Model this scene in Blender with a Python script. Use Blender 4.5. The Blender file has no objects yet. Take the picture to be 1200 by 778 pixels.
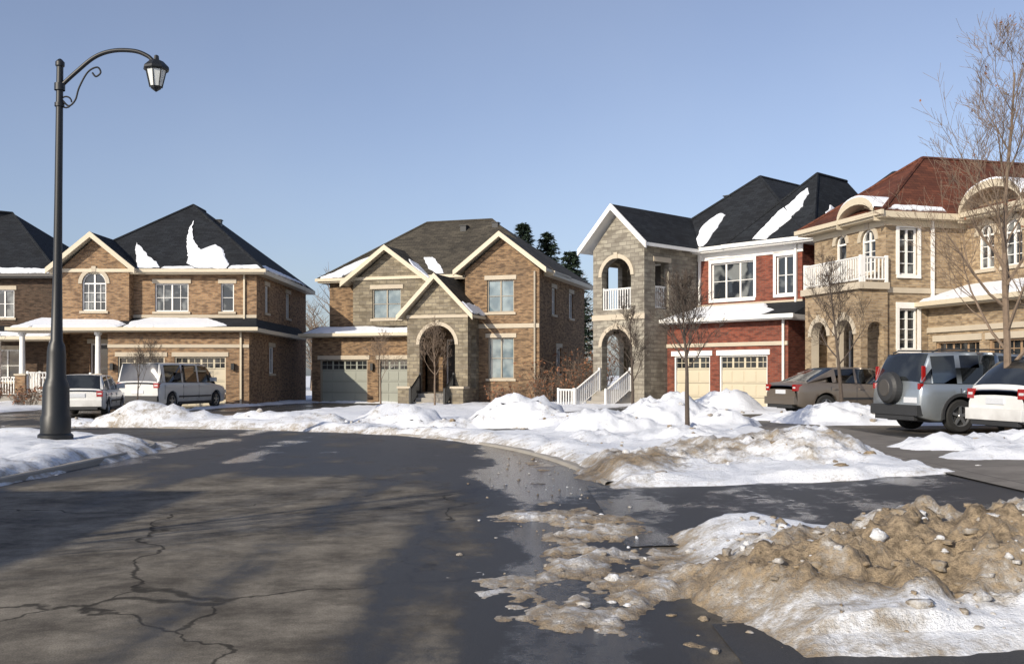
import bpy, bmesh, math, random
import numpy as np
from mathutils import Vector, Matrix
random.seed(7)
rng=np.random.RandomState(11)
scene=bpy.context.scene
scene.view_settings.view_transform='Standard'
scene.view_settings.look='None'
scene.view_settings.exposure=0

# ------------------------------------------------------------------ materials
def newmat(name):
    m=bpy.data.materials.new(name); m.use_nodes=True
    nt=m.node_tree; b=nt.nodes['Principled BSDF']
    return m,nt,b
def nd(nt,t,**k):
    n=nt.nodes.new(t)
    for a,v in k.items(): setattr(n,a,v)
    return n
def c4(c): return (c[0],c[1],c[2],1)
def mixc(nt,fac,a,b,mode='MIX'):
    n=nd(nt,'ShaderNodeMix',data_type='RGBA',blend_type=mode)
    for sock,v in ((n.inputs[0],fac),(n.inputs[6],a),(n.inputs[7],b)):
        if isinstance(v,bpy.types.NodeSocket): nt.links.new(v,sock)
        elif isinstance(v,(int,float)): sock.default_value=v
        else: sock.default_value=c4(v)
    return n.outputs[2]
def noise(nt,scale,detail=4,rough=.55,coord='Object',vec=None):
    n=nd(nt,'ShaderNodeTexNoise'); n.inputs['Scale'].default_value=scale
    n.inputs['Detail'].default_value=detail; n.inputs['Roughness'].default_value=rough
    if vec is None:
        tc=nd(nt,'ShaderNodeTexCoord'); vec=tc.outputs[coord]
    nt.links.new(vec,n.inputs['Vector'])
    return n.outputs['Fac']
def ramp(nt,fac,a,b,lo=(0,0,0),hi=(1,1,1)):
    r=nd(nt,'ShaderNodeValToRGB'); nt.links.new(fac,r.inputs[0])
    r.color_ramp.elements[0].position=a; r.color_ramp.elements[1].position=b
    r.color_ramp.elements[0].color=c4(lo); r.color_ramp.elements[1].color=c4(hi)
    return r.outputs[0]
def madd(nt,a,m,c):
    n=nd(nt,'ShaderNodeMath',operation='MULTIPLY_ADD')
    for s,v in zip(n.inputs,(a,m,c)):
        if isinstance(v,bpy.types.NodeSocket): nt.links.new(v,s)
        else: s.default_value=v
    return n.outputs[0]
def mrange(nt,v,a,b,c=0,d=1,smooth=False):
    n=nd(nt,'ShaderNodeMapRange')
    if smooth: n.interpolation_type='SMOOTHSTEP'
    nt.links.new(v,n.inputs[0])
    for i,x in enumerate((a,b,c,d)): n.inputs[i+1].default_value=x
    return n.outputs[0]
def bump(nt,b,h,strength=.3,dist=.02):
    n=nd(nt,'ShaderNodeBump'); n.inputs['Strength'].default_value=strength
    n.inputs['Distance'].default_value=dist
    nt.links.new(h,n.inputs['Height']); nt.links.new(n.outputs[0],b.inputs['Normal'])
def simple(name,col,rough=.6,metal=0,var=.15,scale=6,coat=0,spec=.5):
    m,nt,b=newmat(name)
    f=noise(nt,scale)
    c=mixc(nt,f,[x*(1-var) for x in col],[min(1,x*(1+var)) for x in col])
    nt.links.new(c,b.inputs['Base Color'])
    b.inputs['Roughness'].default_value=rough; b.inputs['Metallic'].default_value=metal
    b.inputs['Coat Weight'].default_value=coat; b.inputs['Specular IOR Level'].default_value=spec
    return m
def brick(name,c1,c2,mort,bw=.24,bh=.085,ms=.01,bias=0,dark=None,stain=.4):
    m,nt,b=newmat(name)
    tc=nd(nt,'ShaderNodeTexCoord')
    t=nd(nt,'ShaderNodeTexBrick'); t.inputs['Scale'].default_value=1
    t.inputs['Brick Width'].default_value=bw; t.inputs['Row Height'].default_value=bh
    t.inputs['Mortar Size'].default_value=ms; t.inputs['Bias'].default_value=bias
    t.inputs['Mortar Smooth'].default_value=.3
    t.inputs['Color1'].default_value=c4(c1); t.inputs['Color2'].default_value=c4(c2); t.inputs['Mortar'].default_value=c4(mort)
    nt.links.new(tc.outputs['UV'],t.inputs['Vector'])
    col=t.outputs['Color']
    if dark:
        mp=nd(nt,'ShaderNodeMapping'); mp.inputs['Scale'].default_value=(1/bw*.9,1/bh*.9,1)
        nt.links.new(tc.outputs['UV'],mp.inputs[0])
        f=noise(nt,.8,1,.5,vec=mp.outputs[0]); f=ramp(nt,f,.48,.62)
        col=mixc(nt,f,col,mixc(nt,.65,col,dark))
    f2=noise(nt,.7,5); f2=ramp(nt,f2,.3,.75)
    col=mixc(nt,f2,mixc(nt,stain,col,(0.05,.045,.04)),col)
    nt.links.new(col,b.inputs['Base Color']); b.inputs['Roughness'].default_value=.9
    b.inputs['Specular IOR Level'].default_value=.15
    inv=nd(nt,'ShaderNodeMath',operation='SUBTRACT'); inv.inputs[0].default_value=1; nt.links.new(t.outputs['Fac'],inv.inputs[1])
    bump(nt,b,inv.outputs[0],.6,.012)
    return m
MT={}
MT['brick_tan']=brick('brick_tan',(.43,.27,.145),(.29,.17,.092),(.29,.23,.17),dark=(.1,.065,.045))
MT['brick_brown']=brick('brick_brown',(.39,.25,.135),(.23,.14,.078),(.24,.185,.13),dark=(.075,.05,.035))
MT['brick_shaded']=brick('brick_shaded',(.12,.075,.05),(.07,.045,.03),(.09,.075,.06),dark=(.03,.02,.015))  # shade on the far-left house put into the brick colour
MT['brick_red']=brick('brick_red',(.28,.078,.046),(.185,.047,.031),(.18,.11,.085),dark=(.09,.032,.025),stain=.3)
MT['brick_cream']=brick('brick_cream',(.49,.37,.23),(.35,.25,.15),(.36,.3,.23),dark=(.17,.12,.075))
MT['stone']=brick('stone_grey',(.41,.38,.31),(.28,.255,.21),(.2,.18,.15),bw=.42,bh=.17,ms=.014,dark=(.16,.14,.115))
MT['stone_tan']=brick('stone_tan',(.36,.31,.22),(.23,.195,.145),(.18,.16,.13),bw=.38,bh=.17,ms=.014,dark=(.14,.115,.08))
def shingle(name,c1,c2):
    m,nt,b=newmat(name); tc=nd(nt,'ShaderNodeTexCoord')
    t=nd(nt,'ShaderNodeTexBrick'); t.inputs['Scale'].default_value=1
    t.inputs['Brick Width'].default_value=.33; t.inputs['Row Height'].default_value=.15; t.inputs['Mortar Size'].default_value=.008
    t.inputs['Color1'].default_value=c4(c1); t.inputs['Color2'].default_value=c4(c2); t.inputs['Mortar'].default_value=c4([x*.35 for x in c1])
    nt.links.new(tc.outputs['UV'],t.inputs['Vector'])
    f=ramp(nt,noise(nt,1.1,5),.35,.7)
    col=mixc(nt,f,mixc(nt,.4,t.outputs['Color'],(.01,.01,.01)),t.outputs['Color'])
    nt.links.new(col,b.inputs['Base Color']); b.inputs['Roughness'].default_value=.85
    b.inputs['Specular IOR Level'].default_value=.2
    bump(nt,b,t.outputs['Fac'],.5,.01)
    return m
MT['roof_black']=shingle('shingle_black',(.026,.03,.036),(.014,.016,.02))
MT['roof_brown']=shingle('shingle_brown',(.1,.088,.068),(.055,.049,.04))
MT['roof_red']=shingle('shingle_red',(.17,.06,.035),(.10,.036,.023))
MT['trim_cream']=simple('trim_cream',(.55,.48,.36),.55,var=.08)
MT['trim_white']=simple('trim_white',(.76,.75,.72),.5,var=.06)
MT['trim_dark']=simple('trim_dark',(.06,.055,.05),.5)
MT['trim_taupe']=simple('trim_taupe',(.3,.26,.2),.55,var=.1)
MT['precast']=simple('precast',(.46,.4,.31),.85,var=.12,scale=3)
MT['door_cream']=simple('garage_cream',(.52,.46,.34),.5,var=.06,scale=2)
MT['door_grey']=simple('garage_greygreen',(.25,.26,.22),.5,var=.08,scale=2)
MT['door_brown']=simple('garage_brown',(.33,.22,.13),.5,var=.08,scale=2)
MT['wood_dark']=simple('door_dark',(.035,.028,.024),.4)
MT['black']=simple('black_paint',(.009,.010,.011),.45,var=.3,scale=20)
MT['rubber']=simple('rubber',(.018,.018,.018),.85)
MT['plastic']=simple('dark_plastic',(.03,.031,.033),.6)
MT['concrete']=simple('concrete',(.28,.26,.23),.9,var=.25,scale=2)
MT['rim']=simple('rim',(.4,.41,.42),.35,metal=.8)
MT['red_lens']=simple('red_lens',(.3,.01,.008),.15,coat=1)
MT['clear_lens']=simple('clear_lens',(.6,.6,.6),.1,coat=1)
MT['plate']=simple('plate',(.6,.62,.65),.4,scale=40)
MT['bark']=simple('bark',(.17,.125,.09),.95,var=.45,scale=14)
MT['bark_dark']=simple('bark_dark',(.075,.058,.046),.95,var=.4,scale=14)
MT['leaf_dry']=simple('leaf_dry',(.2,.085,.04),.8,var=.4,scale=9)
MT['needle']=simple('needle',(.022,.04,.022),.8,var=.5,scale=1.2)
MT['lamp_glass']=simple('lamp_glass',(.6,.62,.6),.2,var=.1,coat=.5)
def paint(name,col,metal=0,rough=.3):
    m,nt,b=newmat(name)
    f=ramp(nt,noise(nt,2.5,5),.35,.75)
    tc=nd(nt,'ShaderNodeTexCoord'); sp=nd(nt,'ShaderNodeSeparateXYZ'); nt.links.new(tc.outputs['Object'],sp.inputs[0])
    g=mrange(nt,sp.outputs[2],.15,.8,.75,0)
    mu=nd(nt,'ShaderNodeMath',operation='MULTIPLY'); nt.links.new(f,mu.inputs[0]); nt.links.new(g,mu.inputs[1])
    c=mixc(nt,mu.outputs[0],col,(.2,.18,.155))
    nt.links.new(c,b.inputs['Base Color']); b.inputs['Metallic'].default_value=metal
    b.inputs['Roughness'].default_value=rough; b.inputs['Coat Weight'].default_value=.6; b.inputs['Coat Roughness'].default_value=.12
    return m
MT['paint_white']=paint('paint_white',(.70,.70,.68))
MT['paint_vwhite']=paint('paint_vanwhite',(.58,.58,.56))
MT['paint_silver']=paint('paint_silver',(.36,.40,.43),.65,.32)
MT['paint_tan']=paint('paint_tan',(.24,.2,.16),.6,.32)
def glassmat(name,a,b2,thr=(.5,.6)):
    m,nt,b=newmat(name)
    f=ramp(nt,noise(nt,1.3,2),*thr)
    nt.links.new(mixc(nt,f,a,b2),b.inputs['Base Color'])
    b.inputs['Roughness'].default_value=.06; b.inputs['Specular IOR Level'].default_value=.8
    bump(nt,b,noise(nt,1.5,1),.12,.05)
    return m
MT['glass']=glassmat('window_glass',(.018,.022,.028),(.16,.17,.17))
MT['glass_blue']=glassmat('window_glass_blue',(.07,.12,.15),(.2,.26,.28),(.4,.6))
MT['car_glass']=glassmat('car_glass',(.012,.014,.016),(.03,.034,.036))
def snowmat(name,attr=True):
    m,nt,b=newmat(name)
    tc=nd(nt,'ShaderNodeTexCoord'); v=tc.outputs['Object']
    base=mixc(nt,noise(nt,1.2,4,vec=v),(.68,.715,.79),(.83,.845,.86))
    if attr:
        at=nd(nt,'ShaderNodeAttribute'); at.attribute_name='dirt'
        n1=noise(nt,2.6,9,.72,vec=v); n2=noise(nt,17,6,.7,vec=v); n0=noise(nt,.8,3,.5,vec=v)
        a=madd(nt,n1,1.7,at.outputs['Fac']); a=madd(nt,n2,.8,a)
        grey=mrange(nt,a,1.38,1.86,0,.92,True)
        brown=mrange(nt,a,1.66,2.08,0,1,True)
        base=mixc(nt,grey,base,mixc(nt,n0,(.43,.40,.355),(.31,.275,.23)))
        dirtc=mixc(nt,ramp(nt,n2,.38,.62),(.13,.10,.066),(.36,.28,.185))
        base=mixc(nt,brown,base,dirtc)
        h=mixc(nt,.5,n2,noise(nt,50,4,.7,vec=v))
        bump(nt,b,h,.9,.04)
    else:
        bump(nt,b,noise(nt,9,5,vec=v),.4,.04)
    nt.links.new(base,b.inputs['Base Color']); b.inputs['Roughness'].default_value=.6
    b.inputs['Specular IOR Level'].default_value=.3
    return m
MT['snow']=snowmat('snow_dirty'); MT['roof_snow']=snowmat('snow_clean',False)
def asphalt():
    m,nt,b=newmat('asphalt')
    tc=nd(nt,'ShaderNodeTexCoord'); v=tc.outputs['Object']
    at=nd(nt,'ShaderNodeAttribute'); at.attribute_name='wet_shade'
    mp=nd(nt,'ShaderNodeMapping'); mp.inputs['Scale'].default_value=(1.0,.28,1); nt.links.new(v,mp.inputs[0])
    n0=noise(nt,1.2,7,.65,vec=mp.outputs[0])
    n1=noise(nt,.5,7,.65,vec=v); n2=noise(nt,5,8,.78,vec=v); n3=noise(nt,95,3,.75,vec=v); n4=noise(nt,1.3,9,.75,vec=v)
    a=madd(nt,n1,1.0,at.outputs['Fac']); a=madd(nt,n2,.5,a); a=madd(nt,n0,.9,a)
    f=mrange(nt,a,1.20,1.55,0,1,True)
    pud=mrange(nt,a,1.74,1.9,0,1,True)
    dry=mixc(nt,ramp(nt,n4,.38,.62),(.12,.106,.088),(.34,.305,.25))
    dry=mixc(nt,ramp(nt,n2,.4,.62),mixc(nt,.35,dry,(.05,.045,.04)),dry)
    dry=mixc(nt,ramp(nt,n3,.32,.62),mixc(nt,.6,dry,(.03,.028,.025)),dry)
    wet_shade=mixc(nt,ramp(nt,n3,.35,.7),(.014,.014,.014),(.05,.047,.043))
    col=mixc(nt,f,dry,wet_shade)
    # hairline cracks
    nv=nd(nt,'ShaderNodeTexNoise'); nv.inputs['Scale'].default_value=1.5; nv.inputs['Detail'].default_value=4; nt.links.new(v,nv.inputs['Vector'])
    va=nd(nt,'ShaderNodeVectorMath',operation='MULTIPLY_ADD'); nt.links.new(nv.outputs['Color'],va.inputs[0]); va.inputs[1].default_value=(.9,.9,0); nt.links.new(v,va.inputs[2])
    vo=nd(nt,'ShaderNodeTexVoronoi',feature='DISTANCE_TO_EDGE'); vo.inputs['Scale'].default_value=.22; nt.links.new(va.outputs[0],vo.inputs['Vector'])
    cr=mrange(nt,vo.outputs['Distance'],.0015,.0045,.75,0)
    col=mixc(nt,cr,col,(.015,.014,.013))
    nt.links.new(col,b.inputs['Base Color'])
    r=nd(nt,'ShaderNodeMix'); nt.links.new(pud,r.inputs[0]); nt.links.new(mrange(nt,f,0,1,.95,.5),r.inputs[2]); r.inputs[3].default_value=.1
    nt.links.new(r.outputs[0],b.inputs['Roughness'])
    nt.links.new(mrange(nt,f,0,1,.1,.38),b.inputs['Specular IOR Level'])
    bump(nt,b,n3,.5,.006)
    return m
MT['asphalt']=asphalt()
def groundmat():
    m,nt,b=newmat('ground_lawn')
    f=ramp(nt,noise(nt,.25,8,.65),.3,.42)
    nt.links.new(mixc(nt,f,(.12,.1,.055),(.75,.77,.8)),b.inputs['Base Color']); b.inputs['Roughness'].default_value=.9
    return m
MT['ground']=groundmat()

# ------------------------------------------------------------------ mesh builder
class B:
    def __init__(s): s.v=[]; s.f=[]; s.m=[]; s.mats=[]
    def mi(s,m):
        if m not in s.mats: s.mats.append(m)
        return s.mats.index(m)
    def add(s,vs,fs,m):
        o=len(s.v); s.v.extend([tuple(x) for x in vs]); k=s.mi(m)
        for f in fs: s.f.append([i+o for i in f]); s.m.append(k)
    def box(s,x0,x1,y0,y1,z0,z1,m,M=None):
        c=[(x,y,z) for x in (x0,x1) for y in (y0,y1) for z in (z0,z1)]
        if M: c=[M(*p) for p in c]
        s.add(c,[(0,1,3,2),(4,6,7,5),(0,4,5,1),(2,3,7,6),(0,2,6,4),(1,5,7,3)],m)
    def tube(s,pts,rs,n,m,cap=True):
        pts=[Vector(p) for p in pts]; vs=[]; fs=[]
        up=None
        for i,p in enumerate(pts):
            t=(pts[min(i+1,len(pts)-1)]-pts[max(i-1,0)]).normalized()
            if up is None:
                up=Vector((0,0,1)) if abs(t.z)<.9 else Vector((1,0,0))
            a=t.cross(up).normalized(); bb=a.cross(t).normalized(); up=bb
            for k in range(n):
                th=2*math.pi*k/n
                vs.append(p+(a*math.cos(th)+bb*math.sin(th))*rs[i])
        for i in range(len(pts)-1):
            for k in range(n):
                fs.append((i*n+k,i*n+(k+1)%n,(i+1)*n+(k+1)%n,(i+1)*n+k))
        if cap: fs.append(tuple(range(n))); fs.append(tuple((len(pts)-1)*n+k for k in range(n)))
        s.add(vs,fs,m)
    def lathe(s,prof,n,m,center=(0,0,0),axis='z',ang0=0):
        vs=[]; fs=[]
        for (r,h) in prof:
            for k in range(n):
                th=2*math.pi*(k+ang0)/n
                if axis=='z': vs.append((center[0]+r*math.cos(th),center[1]+r*math.sin(th),center[2]+h))
                elif axis=='x': vs.append((center[0]+h,center[1]+r*math.cos(th),center[2]+r*math.sin(th)))
                else: vs.append((center[0]+r*math.cos(th),center[1]+h,center[2]+r*math.sin(th)))
        for i in range(len(prof)-1):
            for k in range(n): fs.append((i*n+k,i*n+(k+1)%n,(i+1)*n+(k+1)%n,(i+1)*n+k))
        s.add(vs,fs,m)
    def obj(s,name,parent=None,smooth=None,bevel=0,loc=None,rot=None,recalc=True):
        me=bpy.data.meshes.new(name); me.from_pydata(s.v,[],s.f)
        for m in s.mats: me.materials.append(MT[m])
        me.polygons.foreach_set('material_index',s.m)
        if recalc:
            bm=bmesh.new(); bm.from_mesh(me); bmesh.ops.recalc_face_normals(bm,faces=bm.faces); bm.to_mesh(me); bm.free()
        uv=me.uv_layers.new(name='UVMap')
        Z=Vector((0,0,1)); vs=me.vertices
        if recalc:
          for p in me.polygons:
            n=p.normal
            if abs(n.z)>.995: t=Vector((1,0,0)); b2=Vector((0,1,0))
            else: 
                t=Z.cross(n).normalized()
                if t.x<-.001 or (abs(t.x)<=.001 and t.y<0): t=-t
                b2=n.cross(t)
                if b2.z<0: b2=-b2
            for li in p.loop_indices:
                co=vs[me.loops[li].vertex_index].co
                uv.data[li].uv=(co.dot(t)+50,co.dot(b2)+50)
        if smooth is not None:
            me.shade_smooth(); me.set_sharp_from_angle(angle=math.radians(smooth))
        o=bpy.data.objects.new(name,me); scene.collection.objects.link(o)
        if parent: o.parent=parent
        if loc: o.location=loc
        if rot is not None: o.rotation_euler=(0,0,rot)
        if bevel:
            md=o.modifiers.new('bev','BEVEL'); md.width=bevel; md.segments=2; md.limit_method='ANGLE'
        return o
def empty(name,loc,rz=0):
    e=bpy.data.objects.new(name,None); scene.collection.objects.link(e)
    e.location=loc; e.rotation_euler=(0,0,rz); e.empty_display_size=.5
    return e

# ------------------------------------------------------------------ noise
T=rng.rand(512,512)
def vn(x,y,s=0):
    x=np.asarray(x,float)+s*37.7+1000; y=np.asarray(y,float)+s*91.3+1000
    xi=np.floor(x).astype(int); yi=np.floor(y).astype(int); fx=x-xi; fy=y-yi
    fx=fx*fx*(3-2*fx); fy=fy*fy*(3-2*fy)
    a=T[xi%512,yi%512]; b=T[(xi+1)%512,yi%512]; c=T[xi%512,(yi+1)%512]; d=T[(xi+1)%512,(yi+1)%512]
    return (a*(1-fx)+b*fx)*(1-fy)+(c*(1-fx)+d*fx)*fy
def fbm(x,y,o=4,s=0,g=.5):
    r=0;a=1;t=0
    for i in range(o):
        r=r+a*vn(x*2**i*1.03,y*2**i*1.03,s+i); t+=a; a*=g
    return r/t
def sst(a,b,x):
    t=np.clip((x-a)/(b-a),0,1); return t*t*(3-2*t)

# ------------------------------------------------------------------ layout of road, drives, pavements
def catmull(pts,n=8):
    P=[Vector((p[0],p[1])) for p in pts]; P=[P[0]*2-P[1]]+P+[P[-1]*2-P[-2]]; out=[]
    for i in range(1,len(P)-2):
        for k in range(n):
            t=k/n; p0,p1,p2,p3=P[i-1:i+3]
            out.append(.5*((2*p1)+(p2-p0)*t+(2*p0-5*p1+4*p2-p3)*t*t+(3*p1-p0-3*p2+p3)*t**3))
    out.append(P[-2]); return [(p.x,p.y) for p in out]
outer=catmull([(1.5,-30),(1.5,-10),(1.5,5),(1.4,12),(0.8,17),(-.4,21),(-2.3,24.3),(-5,26.6),(-9,28.1),(-14,28.9),(-24,29.5),(-45,30)])
inner=catmull([(-7,-30),(-7,-10),(-7,5),(-7,12),(-7,17),(-7.3,20.4),(-8.5,22.4),(-10.5,23.5),(-14,24.1),(-19,24.3),(-28,24.5),(-45,25)])
roadpoly=outer+inner[::-1]
D_near=[(1.3,9.1),(6,9.8),(30,10.3),(30,13.5),(5.5,13.2),(1.3,13.0)]
D_fg=[(1.3,-12),(30,-12),(30,5.2),(5,5.25),(1.3,5.2)]
D_suv=[(5.6,17.6),(11.5,18.0),(22,18.0),(22,24.0),(8.5,24.0),(5.6,23.4)]
D_h6=[(5.8,26.2),(15.3,26.9),(13.8,32.4),(10,31.8),(6.0,30.6)]
D_h5=[(-3.6,26.2),(-1.0,24.0),(4.5,31.0),(11.2,37.2),(6.3,42.0),(0.5,34.0)]
D_h3=[(-15,28.6),(-10.6,28.0),(-8.6,36),(-4.6,48.5),(-10.2,50.3),(-12.6,40)]
D_h2=[(-19,28.5),(-15.2,28.5),(-12.9,34),(-13.2,44.9),(-18.4,44.9),(-19,36)]
walk=[(5.8,-10),(7.4,-10),(7.4,26),(6.6,30),(4,34),(2.9,32.9),(5.0,29.6),(5.8,26)]
def psd(poly,x,y):
    x=np.asarray(x,float); y=np.asarray(y,float)
    ins=np.zeros(x.shape,bool); d=np.full(x.shape,1e9)
    n=len(poly)
    for i in range(n):
        x0,y0=poly[i]; x1,y1=poly[(i+1)%n]
        dx,dy=x1-x0,y1-y0; L=dx*dx+dy*dy+1e-12
        t=np.clip(((x-x0)*dx+(y-y0)*dy)/L,0,1)
        d=np.minimum(d,(x-x0-t*dx)**2+(y-y0-t*dy)**2)
        if abs(dy)>1e-9:
            c=((y0>y)!=(y1>y))&(x<(dx)*(y-y0)/dy+x0); ins^=c
    d=np.sqrt(d); return np.where(ins,-d,d)
def G(x,y,sd=None):
    x=np.asarray(x,float); y=np.asarray(y,float)
    if sd is None: sd=psd(roadpoly,x,y)
    A=.12+.17*sst(-2,7,x)
    return A*sst(0,6.5,sd)
def g1(x,y): return float(G(np.array([x]),np.array([y]))[0])

banks=[(-10.7,29.6,1.5,1.0,.72,.3),(-9.4,29.8,1.2,.8,.42,.2),(-7.4,30.0,1.6,.8,.36,.15),(-12.9,29.6,.9,.6,.25,.25),
 (-5.7,28.4,1.3,.8,.45,.4),(-4.3,27.9,.7,.6,.28,.35),(-3.1,28.3,1.3,1.0,.58,.15),(-1.6,27.3,.9,.7,.26,.35),
 (.3,27.9,1.5,1.2,.76,.15),(1.5,26.5,1.0,.9,.4,.2),(2.4,24.3,1.4,1.5,.56,.15),(3.8,25.2,1.4,1.4,.7,.05),(5.0,23.8,.9,1.1,.36,.05),
 (1.6,20.6,1.1,1.3,.26,.25),(3.3,20.4,1.6,1.4,.34,.05),
 (2.4,15.6,1.3,1.3,.3,.5),(3.3,16.3,1.4,1.4,.36,.35),(4.3,16.0,1.5,1.4,.44,.4),(5.1,15.0,.9,1.0,.2,.35),(1.8,14.6,.8,1.0,.15,.6),
 (6.9,32.4,1.4,.9,.8,.1),(8.3,25.4,1.5,1.1,.48,.05),(7.3,27.0,1.0,.8,.25,.1),(9.6,25.3,1.5,.9,.34,0),
 (8.8,16.7,2.4,1.2,.26,.1),(7.8,14.9,1.6,.7,.14,.15),
 (5.3,8.3,1.6,1.0,.44,.05),(6.9,8.2,2.0,1.3,.46,.0),
 (3.15,7.0,1.75,1.25,.52,.42),(3.9,6.6,1.7,1.1,.48,.36),(2.3,6.6,1.1,.85,.34,.5),(5.4,6.8,1.8,1.3,.46,.15),(4.1,8.1,1.3,.8,.22,.12),
 (-8.6,20.3,1.5,2.6,.15,.15),(-9.4,14.5,2.0,3.5,.12,.05),(-22,29.8,3,1,.4,.1)]
def snow(x,y):
    sd=psd(roadpoly,x,y)
    g=G(x,y,sd)
    pav=sd.copy(); pn=np.minimum(psd(D_near,x,y),psd(D_fg,x,y))
    for P in (D_suv,D_h6,D_h5,D_h3,D_h2,walk): pav=np.minimum(pav,psd(P,x,y))
    pav=np.minimum(pav,pn)
    pav2=pav+.6*(fbm(x*1.1,y*1.1,5,3)-.5)
    f1=fbm(x*.9,y*.9,4,5); f2=fbm(x*3.1,y*3.1,4,9,.6); f3=fbm(x*9,y*9,3,14,.6); f4=fbm(x*5,y*5,3,55,.6)
    rid=1-np.abs(2*fbm(x*2.6,y*2.6,5,20,.62)-1)
    s=-.06+(.16+.16*(f1-.5)+.09*(f2-.5))*sst(-.22,.3,pav2)
    dirt=.44*np.exp(-np.clip(sd,0,9)/.5)
    off=np.where((pn<.3)|(psd(D_h3,x,y)<.2)|(psd(D_h5,x,y)<.2)|(psd(D_h2,x,y)<.2),0,1)
    rh=.14*np.exp(-((sd-.6)/.5)**2)*(.3+f1)*off
    s=s+rh*sst(-.1,.3,sd)
    bsum=np.zeros_like(x)
    for (cx,cy,rx,ry,h,dd) in banks:
        wob=.62*(fbm(x*1.0+cx,y*1.0+cy,5,31,.58)-.5)*2
        r2=((x-cx)/rx)**2+((y-cy)/ry)**2+wob
        k=np.clip((1.15-r2)/1.15,0,1.15)
        hh=h*k**.85*(.72+.56*f2)
        s=np.where(hh>0,np.maximum(s,-.04+hh),s)
        bsum=np.maximum(bsum,hh)
        dirt=dirt+dd*np.clip(k,0,1)**.6*.6
    lump=np.clip(bsum/.3,0,1)
    nearw=1-sst(8,12,y)
    s=s+lump*((rid-.6)*(.17+.06*nearw)+(f4-.5)*(.12+.07*nearw)+(f3-.5)*.05)
    near=sst(4.4,5.8,y)*(1-sst(20,26,y))
    cx=.75-.05*np.clip(y-8,0,20)
    m=np.exp(-((x-cx)/(.85+.4*np.exp(-((y-8.5)/3.0)**2)))**2)*near
    m=np.maximum(m,.95*np.exp(-(((x-1.1)/1.6)**2+((y-7.3)/1.5)**2)))
    fl=fbm(x*1.9,y*1.1,7,40,.68)
    thin=1-.45*sst(9,13,y)
    sl=-.045+.105*thin*m*np.clip(fl*2.6-.80,0,1.2)*(.55+.55*rid)
    sl=sl+(f3-.5)*.045*m+(f4-.5)*.04*m
    slm=(sl>s)
    s=np.where(slm,sl,s)
    dirt=np.where(slm,np.maximum(dirt,.46),dirt)
    dirt=dirt+.3*m*np.exp(-np.clip(s,0,1)/.03)
    dirt=dirt+.2*np.exp(-np.clip(pn,0,4)/.22)
    wp=np.exp(-(((x-2.6)/1.3)**2+((y-6.6)/1.3)**2))
    dirt=dirt+.24*wp
    dirt=dirt-.28*sst(4.2,5.2,x)*(y<10)-.3*sst(7.6,8.4,y)*(y<10)*sst(2.5,3.5,x)
    return g+s,s,np.clip(dirt,-.3,1.0)
def grid_obj(name,xs,ys,fn,mat,parent=None,cull=True):
    X,Y=np.meshgrid(xs,ys); Z,S,D=fn(X,Y)
    n=len(xs); v=np.stack([X,Y,Z],-1).reshape(-1,3)
    S=S.reshape(-1); D=D.reshape(-1)
    I=(np.arange(len(ys)-1)[:,None]*n+np.arange(n-1)[None]).reshape(-1)
    q=np.stack([I,I+1,I+n+1,I+n],-1)
    if cull:
        keep=(np.max(S[q],axis=1)>-.012); q=q[keep]
        used=np.unique(q); mp=np.full(len(v),-1); mp[used]=np.arange(len(used)); v=v[used]; D=D[used]; q=mp[q]
    me=bpy.data.meshes.new(name); me.vertices.add(len(v)); me.vertices.foreach_set('co',v.astype(np.float32).ravel())
    me.loops.add(len(q)*4); me.loops.foreach_set('vertex_index',q.astype(np.int32).ravel())
    me.polygons.add(len(q)); me.polygons.foreach_set('loop_start',(np.arange(len(q))*4).astype(np.int32))
    me.polygons.foreach_set('loop_total',np.full(len(q),4,np.int32))
    me.update(calc_edges=True); me.validate()
    a=me.attributes.new('dirt','FLOAT','POINT'); a.data.foreach_set('value',D.astype(np.float32))
    me.materials.append(MT[mat]); me.shade_smooth()
    o=bpy.data.objects.new(name,me); scene.collection.objects.link(o)
    if parent: o.parent=parent
    return o
sn=empty('snow_banks',(0,0,0))
def patch(nm,x0,x1,y0,y1,d):
    ys=np.arange(y0,y1,d); grid_obj(nm,np.arange(x0,x1,d),ys,snow,'snow',sn); return ys[-1]
yl=patch('foreground_snow',-12,9,3.9,10.5,.033)
yl=patch('near_snow',-15,13,yl,16,.055)
yl=patch('mid_snow',-24,18,yl,27.5,.09)
yl=patch('far_snow',-36,22,yl,52,.17)
def axis():
    a=list(np.arange(-46,46.1,1.0)); e=[]; d=1.5; p=46
    while p<2500: p+=d; d*=1.35; e.append(p)
    return np.array([-q for q in e[::-1]]+a+e)
ax=axis()
def gfn(X,Y):
    z=G(X,Y)-.07
    return z,np.ones_like(z),np.zeros_like(z)
grid_obj('ground',ax,ax+10,gfn,'ground',cull=False)

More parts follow.
